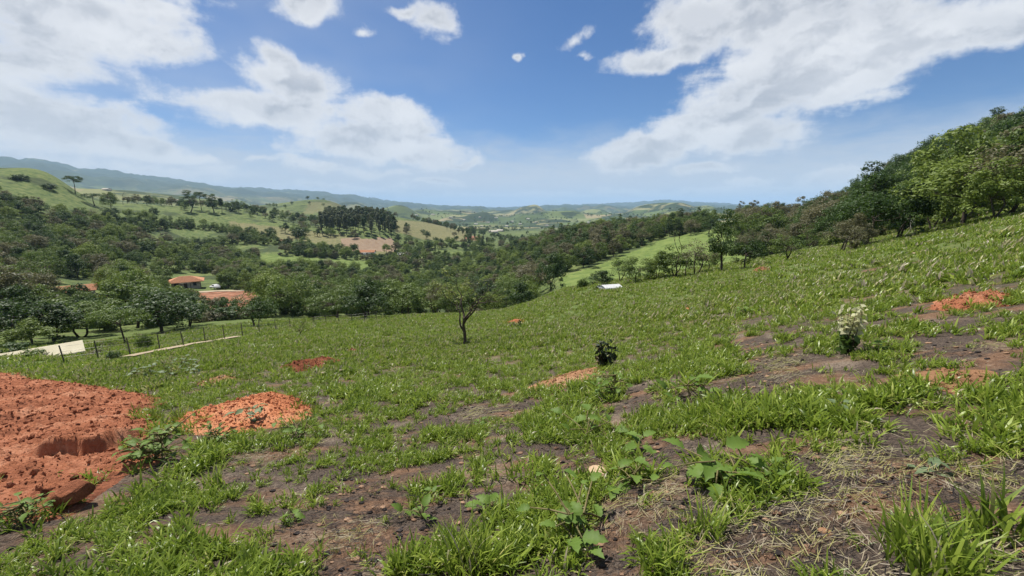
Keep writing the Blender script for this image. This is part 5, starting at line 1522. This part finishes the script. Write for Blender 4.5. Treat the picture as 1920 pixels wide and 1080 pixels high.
# ------------------------------------------------------------------ the parked car by the house
M['car_white'] = simple('white_car_paint', (0.72, 0.72, 0.71), (0.78, 0.78, 0.77), 1, 0.3, 0)
M['rubber'] = simple('rubber', (0.02, 0.02, 0.02), (0.03, 0.03, 0.03), 4)
M['lamp'] = simple('lamp_lens', (0.55, 0.55, 0.52), (0.6, 0.6, 0.58), 4, 0.2, 0)
def car(u, v, rz, label):
    p = ground_hit(u, v, 90); o = empty('parked_car', (p[0], p[1], p[2] + 0.45), rz); tag(o, label, 'car')
    prof = [(-2.1, .35), (-2.1, .75), (-1.95, .92), (-1.75, .98), (-1.45, 1.42), (0.25, 1.46), (0.95, 1.0), (1.75, .88), (2.08, .70), (2.1, .35)]
    n = len(prof); Vc = []
    for y, wz in ((-.86, 1), (.86, 1)):
        for x, z in prof: Vc.append((x, y * (0.80 if z > 1.2 else 1.0), z))
    me = Mesh(); Vc = np.array(Vc)
    me.add(Vc, np.array([[i, i + 1, n + i + 1, n + i] for i in range(n - 1)] + [[n - 1, 0, n, 2 * n - 1]]))
    for s_ in (0, n):
        f_ = [[s_ + 0, s_ + 1, s_ + 8, s_ + 9], [s_ + 1, s_ + 2, s_ + 7, s_ + 8], [s_ + 2, s_ + 3, s_ + 6, s_ + 7], [s_ + 3, s_ + 4, s_ + 5, s_ + 6]]
        me.F.append(np.array(f_)); me.T.append(np.full(len(f_), .5))
    link('body', me.build('body', [M['car_white']]), o)
    for s_ in (-1, 1):
        Vw = [(-1.4, s_ * .86, 1.02), (.75, s_ * .86, 1.02), (.2, s_ * .715, 1.40), (-1.15, s_ * .715, 1.40)]
        link('window', mesh_np('window', Vw, [(0, 1, 2, 3) if s_ < 0 else (3, 2, 1, 0)], [M['dark_glass']]), o)
        link('headlight', box_me(2.02, 2.12, s_ * .62 - .16, s_ * .62 + .16, .62, .76, M['lamp'], 'headlight'), o)
    link('windscreen', mesh_np('windscreen', [(.93, -.76, 1.03), (.93, .76, 1.03), (.30, .64, 1.44), (.30, -.64, 1.44)], [(0, 1, 2, 3)], [M['dark_glass']]), o)
    for x in (-1.3, 1.35):
        for s_ in (-1, 1):
            a = np.linspace(0, 2 * math.pi, 17)[:-1]
            w_ = empty('wheel', (x, s_ * .8, .32)); w_.parent = o
            tm = Mesh(); tm.add(*tube(np.array([[0, -.1, 0], [0, .1, 0]]), np.array([.32, .32]), 14)); link('tyre', tm.build('tyre', [M['rubber']]), w_)
            tm = Mesh(); tm.add(*tube(np.array([[0, -.115, 0], [0, .115, 0]]), np.array([.18, .18]), 10)); link('rim', tm.build('rim', [M['lamp']]), w_)
car(404, 543, 2.6, 'white car parked right of the house with the orange roof')

# ------------------------------------------------------------------ air
def haze_box():
    x0, x1, y0, y1 = -30000, 30000, -30000, 30000
    zs = V[:, 2]
    z0, z1 = float(zs.min()) - 1.5, float(max(zs.max() + 16, 40))
    P = [(x, y, z) for z in (z0, z1) for x, y in ((x0, y0), (x1, y0), (x1, y1), (x0, y1))]
    Fq = [(3, 2, 1, 0), (4, 5, 6, 7), (0, 1, 5, 4), (1, 2, 6, 5), (2, 3, 7, 6), (3, 0, 4, 7)]
    m, t, out = new_mat('air')
    pv_ = t.node('ShaderNodeVolumePrincipled')
    pv_.inputs['Color'].default_value = (0.50, 0.72, 1.0, 1)
    pv_.inputs['Density'].default_value = HAZE_DENSITY
    pv_.inputs['Density Attribute'].default_value = ''
    m.cycles.homogeneous_volume = True
    pv_.inputs['Anisotropy'].default_value = 0.0
    t.l.new(pv_.outputs[0], out.inputs['Volume'])
    o = link('haze', mesh_np('haze', P, Fq, [m]))
    tag(o, 'thin blue haze lying over the valley and the far hills', 'haze', kind='stuff')
    print('HAZE z', z0, z1)
HAZE_DENSITY = 7.5e-5
haze_box()
